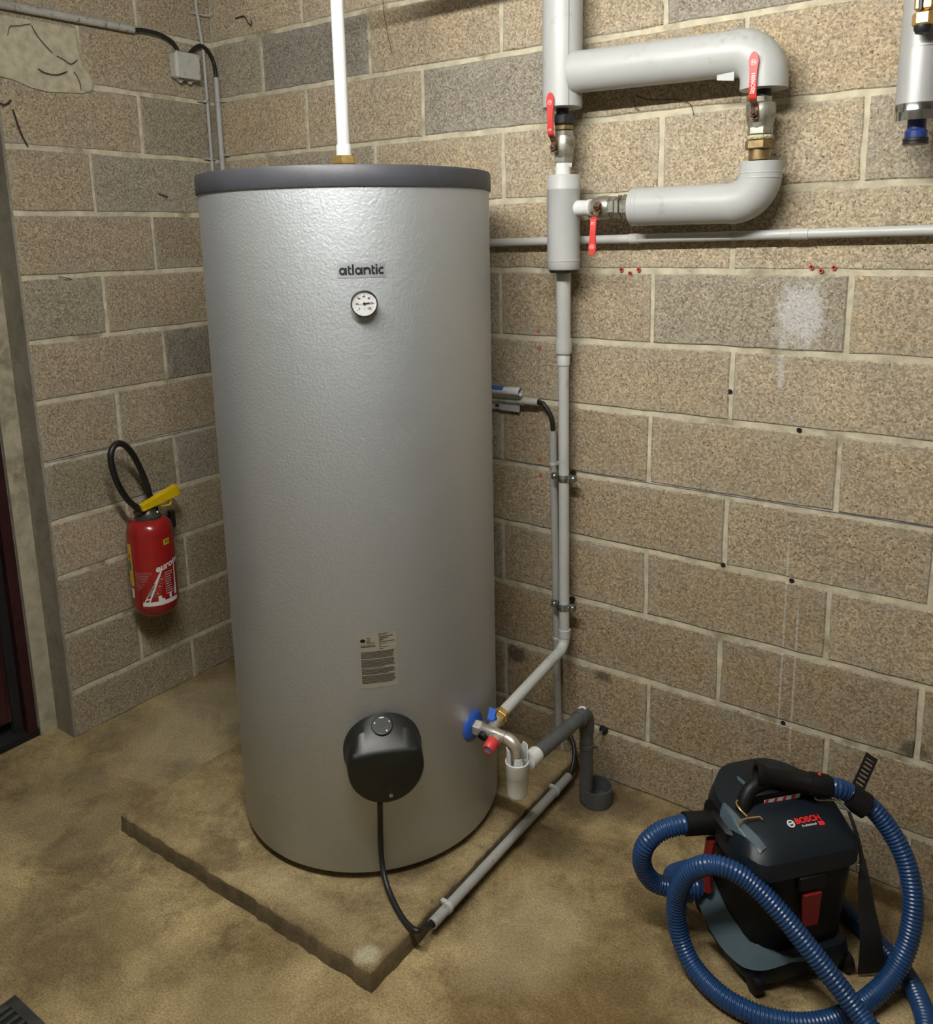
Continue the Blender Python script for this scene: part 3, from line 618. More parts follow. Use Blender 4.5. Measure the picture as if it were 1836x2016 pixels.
# ------------------------------------------------------------------ lagged heating pipes on the right wall
PYW = -.086
def lag(mb, pts, r, seg=36): return mb.tube(pts, r, seg)
ax = rw(1107, 100, PYW).x; zb = rw(1107, 214, PYW).z
ris = thing('lagged_riser_pipe', 'thick grey lagged pipe dropping vertically from the ceiling on the block wall', 'pipe', (ax, PYW, zb))
MB().lathe([(.012, zb + .0005), (.050, zb), (.0525, zb + .002), (.0525, ZC)], (ax, PYW, 0), seg=40).build('lagging', M_LAG, ris)
MB().box((ax + .038, PYW - .0385, 2.3), (.0015, .0015, .6), (V((.7, -.7, 0)), V((.7, .7, 0)), V((0, 0, 1)))).build('lagging_seam', M_CONDUIT, ris, smooth=False)
MB().lathe([(.017, zb + .01), (.017, zb - .012), (.012, zb - .014)], (ax, PYW, 0), seg=20).build('steel_pipe', M_DSTEEL, ris)
def lever(mb_par, pivot, d, L_, label_txt=None):
    """ball-valve lever: pivot point, direction d (unit, in wall plane), plate faces -Y"""
    p = V(pivot); d = V(d); out = V((0, -1, 0)); wv = d.cross(out).normalized()
    st = MB()
    prof = [(-.013, 0, .0085), (.014, 0, .0085), (.032, .018, .0075)]
    def strip(mb, pr, th, closed=True):
        rings = []
        for s_, o, w_ in pr:
            c = p + d * s_ + out * o; rings.append([c - wv * w_, c + wv * w_, c + wv * w_ + out * th, c - wv * w_ + out * th])
        mb.loft(rings)
    strip(st, prof, .0028); st.build('lever_strap', M_RUST, mb_par, smooth=False)
    rd = MB(); pr = [(.027, .012, .0082), (.034, .0185, .0085), (L_ * .55, .02, .0078), (L_ * .72, .02, .0092), (L_ * .84, .02, .0112), (L_ * .93, .02, .0092), (L_ * .98, .02, .0052), (L_, .02, .0015)]
    strip(rd, pr, .0042); grip = rd.build('lever_grip', M_RED, mb_par, ang=50)
    up = d; right = up.cross(out) * -1
    tms = [joinvf(move(ringf(0, 0, .0052, .0062), 0, L_ * .82), move(text_mesh('N', .0085, .0001), 0, L_ * .82)), move(text_mesh('CE', .008, .0001), 0, .042)]
    if label_txt: tms.append(move(text_mesh(label_txt, .0125, .0001, 0, .95), 0.0015, L_ * .5, PI / 2))
    for tm in tms: flat(MB(), tm, p + out * .0247, V((1, 0, 0)) * (1 if d.z > 0 else -1), up).build('lever_print', M_LWHITE, grip, smooth=False)
    MB().hexa(p + out * .002, out, .0095, .008).build('lever_nut', M_RUST, mb_par, ang=25); MB().lathe([(.0045, .008), (.0045, .0135), (.003, .0145)], p, out, 12).build('stem', M_DSTEEL, mb_par)
# valve on the riser
PYT = -.099; sz_t, sz_b = rw(1110, 345, PYT).z, rw(1108, 531, PYT).z; ax2 = rw(1110, 290, PYW).x; ax3 = rw(1109, 440, PYT).x
v1 = thing('ball_valve', 'ball valve with plain red lever pointing up, below the lagged riser', 'valve', (ax2, PYW, rw(1110, 290, PYW).z), 'ball valves with red levers')
zz = lambda v_: rw(1110, v_, PYW).z
MB().hexa((ax2, PYW, zz(246)), Z1, .030, zz(226) - zz(246)).build('union_nut', M_DSTEEL, v1, ang=25)
MB().hexa((ax2, PYW, zz(257)), Z1, .0275, zz(247) - zz(257)).build('union_nut', M_OLDBRASS, v1, ang=25)
MB().hexa((ax2, PYW, zz(270)), Z1, .0275, zz(258) - zz(270)).build('body_hex', M_NICKEL, v1, ang=25)
zc = zz(288); hh = zz(268) - zc
MB().lathe([(.020, -.034), (.0235, -.03), (.027, -.012), (.0295, 0), (.029, hh * .8), (.027, hh)], (ax2, PYW, zc), seg=28).build('valve_body', M_NICKEL, v1)
MB().hexa((ax2, PYW, zz(322)), Z1, .0255, zz(308) - zz(322)).build('body_hex', M_NICKEL, v1, ang=25)
MB().lathe([(.0235, zz(330)), (.0235, zz(321)), (.020, zz(320))], (ax2, PYW, 0), seg=6).build('painted_collar', M_WHITE, v1, ang=25)
MB().lathe([(.0205, zz(346)), (.0205, zz(328))], (ax2, PYW - .006, 0), seg=24).build('painted_stub', M_WHITE, v1)
pv = rw(1091, 290, PYW - .036); tip = rw(1092, 181, PYW - .058); lever(v1, pv, V((0, 0, 1)), tip.z - pv.z)
# lagged tee below it
tee = thing('lagged_tee', 'short grey lagged pipe tee on the wall above the white pipe', 'pipe', (ax3, PYT, sz_b))
MB().lathe([(.018, sz_b + .001), (.042, sz_b), (.0445, sz_b + .003), (.0445, sz_b + .022), (.0455, sz_b + .023), (.0455, sz_b + .026), (.0445, sz_b + .027), (.0445, sz_t - .04), (.0452, sz_t - .039), (.0452, sz_t - .034), (.0445, sz_t - .033), (.0445, sz_t - .003), (.042, sz_t), (.02, sz_t - .001)], (ax3, PYT, 0), seg=40).build('lagging', M_LAG, tee)
MB().lathe([(.02, 0), (.036, .0), (.040, .008), (.036, .01)], (ax3, PYT, sz_b - .008), seg=24).build('foam_end', M_DSTEEL, tee)
hz_ = rw(1160, 409, PYT).z; 
MB().lathe([(.021, .03), (.0205, .075), (.022, .077), (.022, .084), (.0195, .085)], (ax3, PYT, hz_), X1, 24).build('painted_branch', M_WHITE, tee)
# horizontal valve
xa = lambda u_: rw(u_, 407, PYW).x
v3 = thing('ball_valve', 'ball valve with red lever hanging down, beside the lagged tee', 'valve', (xa(1190), PYW, hz_), 'ball valves with red levers')
MB().hexa((xa(1158), PYW, hz_), X1, .026, xa(1172) - xa(1158)).build('body_hex', M_NICKEL, v3, ang=25)
MB().lathe([(.022, xa(1170) - xa(1190)), (.029, xa(1180) - xa(1190)), (.0305, 0), (.029, xa(1199) - xa(1190)), (.027, xa(1203) - xa(1190))], (xa(1190), PYW, hz_), X1, 28).build('valve_body', M_NICKEL, v3)
MB().hexa((xa(1202), PYW, hz_), X1, .0275, xa(1214) - xa(1202)).build('body_hex', M_NICKEL, v3, ang=25)
MB().hexa((xa(1216), PYW, hz_), X1, .030, xa(1224) - xa(1216)).build('union_nut', M_NICKEL, v3, ang=25)
MB().hexa((xa(1226), PYW, hz_), X1, .031, xa(1240) - xa(1226)).build('union_nut', M_NICKEL, v3, ang=25)
MB().lathe([(.022, 0), (.022, .03)], (xa(1224), PYW, hz_), X1, 20).build('pipe_stub', M_DSTEEL, v3)
pv = rw(1176, 407, PYW - .036); tip = rw(1171, 503, PYW - .058); lever(v3, pv, V((-.03, 0, -1)).normalized(), pv.z - tip.z)
# upper lagged loop
zu = rw(1300, 126, PYW).z; xr = rw(1503, 170, PYW).x; zu_b = rw(1503, 176, PYW).z; x0 = rw(1136, 140, PYW).x
upl = thing('lagged_elbow_pipe', 'grey lagged pipe running off the riser and turning down at a wide elbow', 'pipe', (xr, PYW, zu_b))
arc = elbow((x0, PYW, zu), (xr, PYW, zu), (xr, PYW, zu_b - .1), .066, 14); xe = arc[0].x - .004
MB().tube([(x0, PYW - .012, zu + .006), (x0 + .004, PYW - .012, zu + .006), (xe, PYW, zu)], .0515, 40).build('lagging', M_LAG, upl)
MB().tube([(xe, PYW, zu)] + arc + [(xr, PYW, zu_b)], .0535, 40).build('elbow_jacket', M_LAG, upl, ang=50)
MB().lathe([(.016, zu_b + .01), (.018, zu_b - .014), (.012, zu_b - .016)], (xr, PYW, 0), seg=20).build('steel_pipe', M_DSTEEL, upl)
MB().loft([[V((xe - .03, PYW - .03, zu - .048)), V((xe + .012, PYW - .035, zu - .046)), V((xe + .012, PYW - .035, zu - .066)), V((xe - .03, PYW - .03, zu - .060))], [V((xe - .03, PYW - .032, zu - .048)), V((xe + .012, PYW - .037, zu - .046)), V((xe + .012, PYW - .037, zu - .066)), V((xe - .03, PYW - .032, zu - .060))]]).build('torn_tape', M_LAG, upl, smooth=False)
# right-hand vertical valve
zt2 = rw(1498, 316, PYW).z; xv = rw(1496, 250, PYW).x; z2 = lambda v_: rw(1496, v_, PYW).z
v2 = thing('ball_valve', 'ball valve with printed red lever pointing up, between two lagged elbows', 'valve', (xv, PYW, z2(222)), 'ball valves with red levers')
MB().hexa((xv, PYW, z2(203)), Z1, .024, z2(190) - z2(203)).build('body_hex', M_NICKEL, v2, ang=25)
MB().lathe([(.024, z2(262)), (.026, z2(254)), (.031, z2(240)), (.0335, z2(222)), (.033, z2(206)), (.030, z2(203)), (.022, z2(202))], (xv, PYW, 0), seg=28).build('valve_body', M_NICKEL, v2)
MB().hexa((xv, PYW, z2(266)), Z1, .030, z2(250) - z2(266)).build('body_hex', M_NICKEL, v2, ang=25)
MB().lathe([(.029, z2(275)), (.031, z2(271)), (.029, z2(267))], (xv, PYW, 0), seg=24).build('paste_ring', mat('jointing_paste', (.5, .47, .3), .8, bump=1, bscale=90, bdist=.01), v2)
MB().hexa((xv, PYW, z2(294)), Z1, .034, z2(276) - z2(294)).build('union_nut', M_OLDBRASS, v2, ang=25)
MB().lathe([(.0235, z2(315)), (.0235, z2(294))], (xv, PYW, 0), seg=24).build('brass_stub', M_OLDBRASS, v2)
pv = rw(1485, 223, PYW - .040); tip = rw(1486, 101, PYW - .062); lever(v2, pv, V((0, 0, 1)), tip.z - pv.z, 'ISO9001')
# lower lagged loop
zl = rw(1350, 404, PYW).z; xl0 = rw(1246, 404, PYW).x; xq = rw(1496, 360, PYW).x
lol = thing('lagged_elbow_pipe', 'grey lagged pipe turning up at a wide elbow above the thin horizontal pipe', 'pipe', (xl0, PYW, zl))
arc = elbow((xl0, PYW, zl), (xq, PYW, zl), (xq, PYW, zt2 + .1), .066, 14); xe = arc[0].x - .004
MB().tube([(xl0, PYW, zl), (xl0 + .003, PYW, zl), (xe, PYW, zl)], .0475, 40).build('lagging', M_LAG, lol)
MB().tube([(xe, PYW, zl)] + arc + [(xq, PYW, zt2 - .003)], .0490, 40).build('elbow_jacket', M_LAG, lol, ang=50)
for k_ in (.03, .042): MB().lathe([(.0490, 0), (.0497, .001), (.0497, .003), (.0490, .004)], (xq, PYW, zt2 - k_), seg=40, cap=False).build('jacket_band', M_LAG, lol)
for k_ in (.012, .022): MB().lathe([(.0475, 0), (.0482, .001), (.0482, .003), (.0475, .004)], (xl0 + k_, PYW, zl), X1, 40, cap=False).build('jacket_band', M_LAG, lol)
# thin horizontal pipe behind them
hp_ = thing('horizontal_pipe', 'thin light grey pipe running level along the block wall behind the tee', 'pipe', (1.6, -.028, 1.65))
pa, pb = rw(970, 478, -.028), rw(1836, 453, -.028); dd = (pb - pa).normalized()
MB().tube([pa - dd * .55, pb + dd * 1.6], .0118, 20).build('pipe', M_PVC, hp_)
for u0, u1 in ((1238, 1258), (1556, 1592)):
    p = pa + dd * ((rw(u0, 470, -.028).x - pa.x) / dd.x); L_ = (rw(u1, 470, -.028).x - p.x)
    MB().lathe([(.0118, 0), (.0136, .002), (.0136, L_ - .002), (.0118, L_)], p, dd, 20).build('coupling', M_PVC, hp_)
for xx in (1.95, 2.7): MB().box((xx, -.008, pa.z + (xx - pa.x) * dd.z / dd.x), (.012, .02, .02), bev=.003).build('pipe_clip', M_PVC, hp_)
# ------------------------------------------------------------------ hot water outlet above the tank
hx, hy = 1.1015, -.5057
hot = thing('hot_outlet_pipe', 'white pipe rising from the brass nut on top of the silver tank', 'pipe', (hx, hy, ZT + .032))
MB().hexa((hx, hy, 1.858), Z1, .031, .022).build('union_nut', M_BRASS, hot, ang=25)
MB().lathe([(.0165, 1.878), (.0195, 1.88), (.0195, 1.905), (.0175, 1.908)], (hx, hy, 0), seg=28).build('pipe_socket', M_WHITE, hot)
HZ = 2.40
arc = elbow((hx, hy, 2), (hx, hy, HZ), (hx + .7, hy, HZ), .04)
MB().tube([(hx, hy, 1.89)] + arc + [(hx + .7, hy, HZ)], .0165, 24).build('pipe', M_WHITE, hot)
# ------------------------------------------------------------------ metal jacketed pipe at the right
jy = -.13; jx = rw(1806, 220, jy).x; zj = lambda v_: rw(1806, v_, jy).z
jk = thing('jacketed_pipe', 'smooth light metal jacketed pipe ending in a bright ring and blue painted stub', 'pipe', (jx, jy, zj(285)))
MB().lathe([(.040, zj(208)), (.0435, zj(208)), (.0415, 2.1), (.0395, ZC)], (jx, jy, 0), seg=40).build('jacket', M_GALV, jk)
MB().lathe([(.0405, 2.028), (.0432, 2.028), (.0425, 2.2), (.0410, ZC)], (jx + .002, jy, 0), seg=40).build('jacket_lap', M_GALV, jk)
MB().lathe([(.010, zj(240)), (.0455, zj(239)), (.0462, zj(237)), (.0462, zj(223)), (.0468, zj(221)), (.0462, zj(219)), (.0462, zj(206)), (.044, zj(205))], (jx, jy, 0), seg=40).build('end_ring', M_CHROME, jk)
MB().lathe([(.018, zj(238)), (.018, zj(255)), (.0215, zj(258)), (.0215, zj(271)), (.023, zj(272))], (jx, jy, 0), seg=28).build('blue_stub', M_BLUEP, jk)
MB().lathe([(.0225, zj(271)), (.0245, zj(272)), (.0245, zj(277)), (.0235, zj(278)), (.0245, zj(279)), (.0243, zj(284)), (.0005, zj(284))], (jx, jy, 0), seg=28).build('grooved_end', M_BLACK, jk)
bvp = rw(1818, 30, jy - .07)
bv = thing('brass_cock', 'brass cock with hex body and black cap in front of the metal jacketed pipe', 'valve', bvp)
zq = lambda v_: rw(1818, v_, jy - .07).z
MB().box((bvp.x, bvp.y, (zq(22) + 2.35) / 2), (.034, .03, 2.35 - zq(22)), bev=.004).build('cock_body', M_BRASS, bv, ang=25)
MB().hexa((bvp.x, bvp.y, zq(50)), Z1, .0205, zq(24) - zq(50)).build('cock_hex', M_BRASS, bv, ang=25)
MB().lathe([(.003, zq(68)), (.0125, zq(65)), (.0165, zq(57)), (.0165, zq(49))], (bvp.x, bvp.y, 0), seg=24).build('cock_cap', M_BLACK, bv)
MB().box((bvp.x - .004, bvp.y - .017, zq(0)), (.008, .008, zq(-25) - zq(24)), bev=.002).build('cock_pin', M_DSTEEL, bv)
flat(MB(), move(text_mesh('DB', .008, .0001), 0, 0, -PI / 2), (bvp.x + .009, bvp.y - .0155, zq(3)), X1, Z1).build('cock_mark', M_INK, bv, smooth=False)
MB().tube([(bvp.x, bvp.y + .012, 2.3), (jx, jy + .0, 2.3)], .012, 16).build('cock_branch', M_BRASS, bv)
# ------------------------------------------------------------------ electric conduits on the right wall
def clip(par, p, axis, r):
    """plastic snap clip round a conduit: ring + foot"""
    p = V(p); mb = MB().lathe([(r, -.005), (r + .0022, -.005), (r + .0022, .005), (r, .005)], p, axis, 24, cap=False); mb.build('conduit_clip', M_PVC, par)
cv = thing('vertical_conduit', 'grey plastic cable conduit standing on the wall beside the white pipe', 'conduit', rw(1100, 1425, -.022))
MB().tube([rw(1088, 848, -.022), rw(1099, 1428, -.022)], .0115, 20).build('conduit', M_CONDUIT, cv)
for v_ in (908, 1247):
    t = (v_ - 848) / 580; p = rw(1088, 848, -.022).lerp(rw(1099, 1428, -.022), t); 
    mb = MB().lathe([(.0115, -.004), (.0135, -.004), (.0135, .004), (.0115, .004)], p, Z1, 20, cap=False); mb.box(p + V((.012, .012, 0)), (.008, .02, .012), bev=.002); mb.build('conduit_clip', M_PVC, cv)
ch = thing('horizontal_conduit', 'short pale conduit sticking out behind the tank and clipped to the block wall', 'conduit', rw(1060, 792, -.026))
p0, p1 = rw(1060, 792, -.026), rw(965, 784, -.026); d_ = (p1 - p0).normalized()
MB().lathe([(.0095, .03), (.0095, .0), (.0115, .0), (.0115, .42)], p0, d_, 20).build('conduit', M_CONDUIT2, ch)
mb = MB().lathe([(.0115, .05), (.0135, .05), (.0135, .064), (.0115, .064)], p0, d_, 20, cap=False); mb.box(p0 + d_ * .057 + V((0, .014, 0)), (.014, .02, .016), bev=.002); mb.build('conduit_clip', M_CONDUIT2, ch)
tag(MB().tube(spline([p0 + d_ * .05, p0 - d_ * .004, rw(1073, 800, -.028), rw(1085, 822, -.026), rw(1088, 846, -.023), rw(1088, 880, -.022)], 8), .0068, 12).build('black_cable', M_BLACK), 'black cable arching from the short pale conduit into the vertical conduit', 'cable')
tag(MB().tube(spline([rw(1099, 1400, -.022), rw(1100, 1430, -.022), V((1.490, -.022, .13)), V((1.522, -.034, .10)), V((1.538, -.066, .06)), V((1.541, -.11, .037)), V((1.541, -.2, .036))], 8), .0068, 12).build('black_cable', M_BLACK), 'black cable dropping from the vertical conduit past the plinth into the floor conduit', 'cable')
lc = thing('plinth_conduit', 'grey conduit clipped low along the side of the concrete plinth', 'conduit', (1.541, -.45, .036))
MB().lathe([(.0105, .03), (.0105, 0), (.0132, 0), (.0132, .690), (.0105, .690), (.0105, .66)], (1.541, -.792, .036), Y1, 24).build('conduit', M_CONDUIT, lc)
for u, v in ((1080, 1553), (877, 1785)):
    p = fl(u, v, .036); p = V((1.541, p.y, .036)); mb = MB().lathe([(.0132, -.006), (.0155, -.006), (.0155, .006), (.0132, .006)], p, Y1, 20, cap=False)
    mb.box(p + V((-.010, 0, .016)), (.016, .012, .003), bev=.001); mb.box(p + V((-.012, 0, .008)), (.008, .012, .014), bev=.001); mb.build('conduit_clip', M_PVC, lc)
pts = [fl(748, 1578, .285), fl(748, 1600, .25), fl(749, 1650, .18), fl(752, 1700, .12), fl(762, 1745, .085), fl(782, 1790, .068), fl(802, 1820, .066), fl(822, 1833, .067), V((1.5405, -.822, .050)), V((1.541, -.785, .0365)), V((1.541, -.74, .036))]
tag(MB().tube(spline(pts, 8), .0072, 14).build('power_cable', M_BLACK), 'black power cable hanging from the heater hatch over the plinth edge', 'cable')
# rolled leaflet tucked behind the short conduit
pr_ = thing('rolled_leaflet', 'rolled printed leaflet in clear film tucked behind the short pale conduit', 'leaflet', rw(1000, 770, -.05))
q0, q1 = rw(1024, 772, -.055), rw(930, 764, -.055)
dq = (q1 - q0).normalized(); ring0 = []; upq = dq.cross(V((0, 1, 0))).normalized() * -1
vs = []; 
for e in (0.0, .19):
    for i in range(30):
        t = 2 * PI * 1.35 * i / 29; r_ = .0135 - .0035 * i / 29; vs.append(q0 + dq * e + V((0, math.cos(t) * r_, math.sin(t) * r_)) + V((0, 0, 0)))
lr = MB().add(vs, [(i, i + 1, 31 + i, 30 + i) for i in range(29)]).build('paper_roll', M_PAPER, pr_)
sh = [rw(1022, 812, -.016), rw(940, 800, -.016), rw(940, 768, -.045), rw(1024, 775, -.045)]
MB().prism(sh, (0, .0008, 0)).build('leaflet_flap', M_PAPER, pr_, smooth=False)
vs = []
for e0_, e1_ in ((.055, .15),):
    for e in (e0_, e1_):
        for i in range(10):
            t = PI * 1.1 + PI * .55 * i / 9 ; vs.append(q0 + dq * e + V((0, math.cos(t) * .0139, -math.sin(t) * .0139)))
MB().add(vs, [(i, i + 1, 11 + i, 10 + i) for i in range(9)]).build('blue_print', M_FILM, pr_)
fn = (sh[1] - sh[0]).cross(sh[2] - sh[1]).normalized(); fp = rw(983, 797, -.0195)
flat(MB(), joinvf(rect(-.006, -.0045, .006, .0045), ([(-.010, 0), (-.006, -.006), (-.006, .006)], [(0, 1, 2)])), fp + V((0, -.012, 0)), X1, (sh[3] - sh[0]).normalized()).build('arrow_print', M_INK, pr_, smooth=False)
# ------------------------------------------------------------------ wall plugs
def plug(u, v, lab, wall='r', m=None, grp=None):
    p = rw(u, v, 0) if wall == 'r' else lw(u, v, 0); ax_ = V((0, -1, 0)) if wall == 'r' else V((1, 0, 0))
    o = MB().lathe([(.0028, -.004), (.0028, .0028), (.0055, .0032), (.0058, .0008), (.0046, -.004)], p, ax_, 12, cap=False).build('wall_plug', m or M_PLUG); MB().lathe([(.003, .0), (.0005, .0003)], p, ax_, 10).build('plug_hole', M_HOLE, o)
    return tag(o, lab, 'wall plug', grp)
for u, v in ((1223, 531), (1240, 538), (1257, 531)): plug(u, v, 'red plastic wall plug in the joint below the lever that hangs down', grp='red plugs under the hanging lever')
for u, v in ((1597, 526), (1616, 533), (1641, 527)): plug(u, v, 'red plastic wall plug in the joint above the white lime stain', grp='red plugs above the lime stain')
for u, v in ((1060, 652), (1062, 684)): plug(u, v, 'red plastic wall plug left of the pipe reducer', grp='red plugs beside the reducer')
for u, v in ((1063, 905), (1064, 936)): plug(u, v, 'red plastic wall plug left of the vertical conduit near the upper clamp', grp='red plugs beside the conduit')
plug(232, 1122, 'orange plastic wall plug beside the fire extinguisher', 'l', M_ORANGE)
# ------------------------------------------------------------------ fire extinguisher on the left wall
EX, EY, ER = .10, -.510, .078; EZ0, EZ1 = .372, .735
ext = thing('fire_extinguisher', 'red fire extinguisher with yellow lever hanging on the left block wall', 'fire extinguisher', (EX, EY, EZ0))
eo = (EX, EY, 0)
MB().lathe([(.001, EZ0), (.03, EZ0 + .003), (.055, EZ0 + .012), (.071, EZ0 + .03), (.077, EZ0 + .05), (.078, EZ0 + .054), (.0772, EZ0 + .058), (ER, EZ0 + .062), (ER, EZ1 - .066), (.077, EZ1 - .062), (ER, EZ1 - .057), (.0765, EZ1 - .045), (.072, EZ1 - .024), (.058, EZ1 - .009), (.04, EZ1 - .001), (.028, EZ1)], eo, seg=64).build('cylinder', M_EXT, ext)
head = MB().lathe([(.046, EZ1 - .006), (.046, EZ1 + .004), (.034, EZ1 + .010), (.024, EZ1 + .024), (.02, EZ1 + .04)], eo, seg=28)
head.box((EX, EY - .012, EZ1 + .024), (.03, .075, .018), bev=.005)
hd = head.build('valve_head', M_PEWTER, ext)
MB().lathe([(.006, 0), (.0055, .006), (.002, .008)], (EX + .024, EY + .022, EZ1 + .012), (.8, -.2, .5), 12).build('head_bolt', M_ZINC, hd)
def bar_between(mb, a, b, up, wth, th0, th1):
    a, b = V(a), V(b); d = (b - a).normalized(); s_ = d.cross(V(up)).normalized(); u_ = s_.cross(d)
    def rg(c, w_, t_): return [c - s_ * w_ - u_ * t_, c + s_ * w_ - u_ * t_, c + s_ * w_ + u_ * t_, c - s_ * w_ + u_ * t_]
    return mb.loft([rg(a, wth, th0), rg(b, wth, th1)])
la, lb = lw(277, 1001, EX + .02), lw(347, 963, EX + .0)
MB_l = bar_between(MB(), la, lb, (0, 0, 1), .013, .010, .019); MB_l.build('squeeze_lever', M_YEL, ext, smooth=False)
for t_ in (.12, .42): MB().lathe([(.0032, 0), (.0032, .001)], la.lerp(lb, t_) + V((.0115, -.001, .002)), (1, -.1, 0), 10).build('lever_hole', M_HOLE, ext)
g_ = [lw(300, 990, EX + .012), lw(318, 986, EX + .01), lw(332, 985, EX + .008), lw(336, 989, EX + .008), lw(332, 994, EX + .008), lw(316, 996, EX + .01), lw(300, 996, EX + .012)]
MB().tube(spline(g_, 6), .0032, 8).build('carry_handle', M_YEL, ext)
hpts = [lw(281, 1006, EX + .01), lw(266, 997, EX + .012), lw(250, 982, EX + .018), lw(233, 955, EX + .03), lw(221, 922, EX + .038), lw(218, 893, EX + .04), lw(228, 875, EX + .035), lw(243, 875, EX + .02), lw(260, 893, EX + .0), lw(276, 923, EX - .02), lw(289, 955, EX - .03), lw(297, 985, EX - .035), lw(302, 1015, EX - .04), lw(305, 1050, EX - .045)]
MB().tube(spline(hpts, 8), .0105, 16).build('hose', M_BLACK, ext)
MB().tube([lw(280, 1006, EX + .01), lw(266, 997, EX + .012)], .0115, 16).build('hose_ferrule', M_DSTEEL, ext)
br = MB(); br.box((.022, EY + .07, .695), (.006, .05, .075), bev=.002); br.box((.004, EY + .06, .66), (.008, .07, .12), bev=.003); br.box((.045, EY + .092, .695), (.05, .03, .012), bev=.002); br.box((.075, EY + .110, .69), (.024, .018, .062), bev=.002); br.box((.06, EY + .095, .665), (.04, .024, .008), bev=.002)
br.build('wall_bracket', M_BLACK, ext)
def onE(name, vf, az, z, m_, off=.0008): return wrap(MB(), vf, EX, EY, ER, az, z, off).build(name, m_, ext, smooth=False)
AE = math.degrees(math.atan2(CAM.y - EY, CAM.x - EX))       # direction that faces the room
def sub(vf, n=1): return vf
onE('number_label', rect(-.012, -.010, .012, .010, 3), AE + 40, .655, M_YLAB); onE('number_print', text_mesh('30', .018, .0004, 0, 1.1), AE + 40, .655, M_INK, .0014)
onE('safety_label', rect(-.022, -.085, .012, .07, 5), AE - 66, .585, M_YLAB); onE('safety_label_mark', joinvf(disc(-.003, .025, .009, .009, 14), ), AE - 66, .585, M_RED, .0013); onE('safety_label_mark', disc(-.003, -.01, .009, .02, 16), AE - 66, .585, M_LBLUE, .0013)
onE('inspection_tag', rect(-.014, -.018, .006, .018, 3), AE - 64, .475, M_LWHITE)
big = move(text_mesh('eurotech', .034, .0011, .25, 1.0), 0, 0, math.radians(11)); onE('brand_print', big, AE + 49, .575, M_LWHITE)
def quad(*p): return list(p), [tuple(range(len(p)))]
def strip2(p, q, w0, w1, n=8):
    vs = []
    for i in range(n + 1):
        t = i / n; x, y = p[0] + (q[0] - p[0]) * t, p[1] + (q[1] - p[1]) * t; w_ = w0 + (w1 - w0) * t; vs += [(x - w_, y), (x + w_, y)]
    return vs, [(2 * i, 2 * i + 1, 2 * i + 3, 2 * i + 2) for i in range(n)]
A_ = [strip2((-.046, -.062), (.012, .052), .011, .003)]
bandv = []
for i in range(17): x = -.060 + .13 * i / 16; yb = -.069 + .10 * max(0, x - .0) * .18; bandv += [(x, yb - .004), (x, yb + .011)]
A_.append((bandv, [(2 * i, 2 * i + 2, 2 * i + 3, 2 * i + 1) for i in range(16)])); A_.append(strip2((.062, -.05), (.066, .06), .006, .002)); A_.append(rect(-.006, -.06, .006, -.038)); A_.append(rect(.006, -.06, .016, -.05)); A_.append(rect(.034, -.055, .042, -.035)); A_.append(quad((.012, .052), (.064, .066), (.064, .072), (.014, .060)))
onE('emblem_print', joinvf(*A_), AE + 10, .505, M_LWHITE)
onE('brand_print', move(text_mesh('eurotech', .0155, .0002, .2), 0, 0, math.radians(63)), AE + 10 + math.degrees(-.027 / ER), .488, M_INK, .0015)
tl = []; rnd = random.Random(5)
for i in range(12):
    x = -.035 + 0; e = .03 - .045 * i / 12 + rnd.uniform(-.006, .0); 
    while x < e: w_ = rnd.uniform(.003, .012); tl.append(rect(x, -i * .0058, min(x + w_, e), -i * .0058 + .0013)); x += w_ + .0012
onE('small_print', joinvf(*tl), AE - 24, .555, mat('print_pink', (.5, .3, .29), .5), .0009)
tl = []
for i in range(10):
    x = .0; e = .034 + rnd.uniform(-.012, 0)
    while x < e: w_ = rnd.uniform(.003, .010); tl.append(rect(x, -i * .0085, min(x + w_, e), -i * .0085 + .002)); x += w_ + .0012
onE('small_print', joinvf(*tl), AE + 26, .545, M_LWHITE, .0009)
pc_ = []
for i in range(3):
    yb = -.025 * i; pc_ += [rect(-.01, yb, .01, yb + .0008), rect(-.01, yb + .02, .01, yb + .0208), rect(-.01, yb, -.0092, yb + .02), rect(.0092, yb, .01, yb + .02), disc(0, yb + .012, .005, .003, 10), strip2((-.006, yb + .004), (.006, yb + .01), .001, .001, 2)]
onE('pictogram', joinvf(*[([(x + y * .35, y) for x, y in a], b) for a, b in pc_]), AE + 14, .515, mat('print_rose', (.55, .22, .18), .5), .0009)
# ------------------------------------------------------------------ junction box and conduits in the corner
jx_ = .022; jc = lw(366, 131, .03)
jb_ = thing('junction_box', 'square grey plastic junction box high on the left wall near the corner', 'junction box', (0, jc.y, jc.z - .045))
ja = (X1, (Y1 * -.998 + Z1 * .06).normalized(), Z1)
MB().box((.02, jc.y, jc.z), (.04, .096, .088), None, .006).build('box_base', M_BOX, jb_); MB().box((.043, jc.y, jc.z), (.009, .100, .092), None, .005).build('box_lid', M_BOX, jb_)
for q in (-.022, .018): MB().lathe([(.013, 0), (.012, .006), (.007, .009), (.006, .013)], (.022, jc.y + q, jc.z - .043), (0, 0, -1), 16).build('grommet', M_BOX, jb_)
for a_ in (-1, 1):
    for b_ in (-1, 1): MB().lathe([(.0035, 0), (.003, .0012)], (.0473, jc.y + a_ * .042, jc.z + b_ * .038), X1, 10).build('lid_screw', M_CONDUIT, jb_)
t0, t1 = lw(262, 58, .018), lw(0, 8, .018); dt = (t1 - t0).normalized()
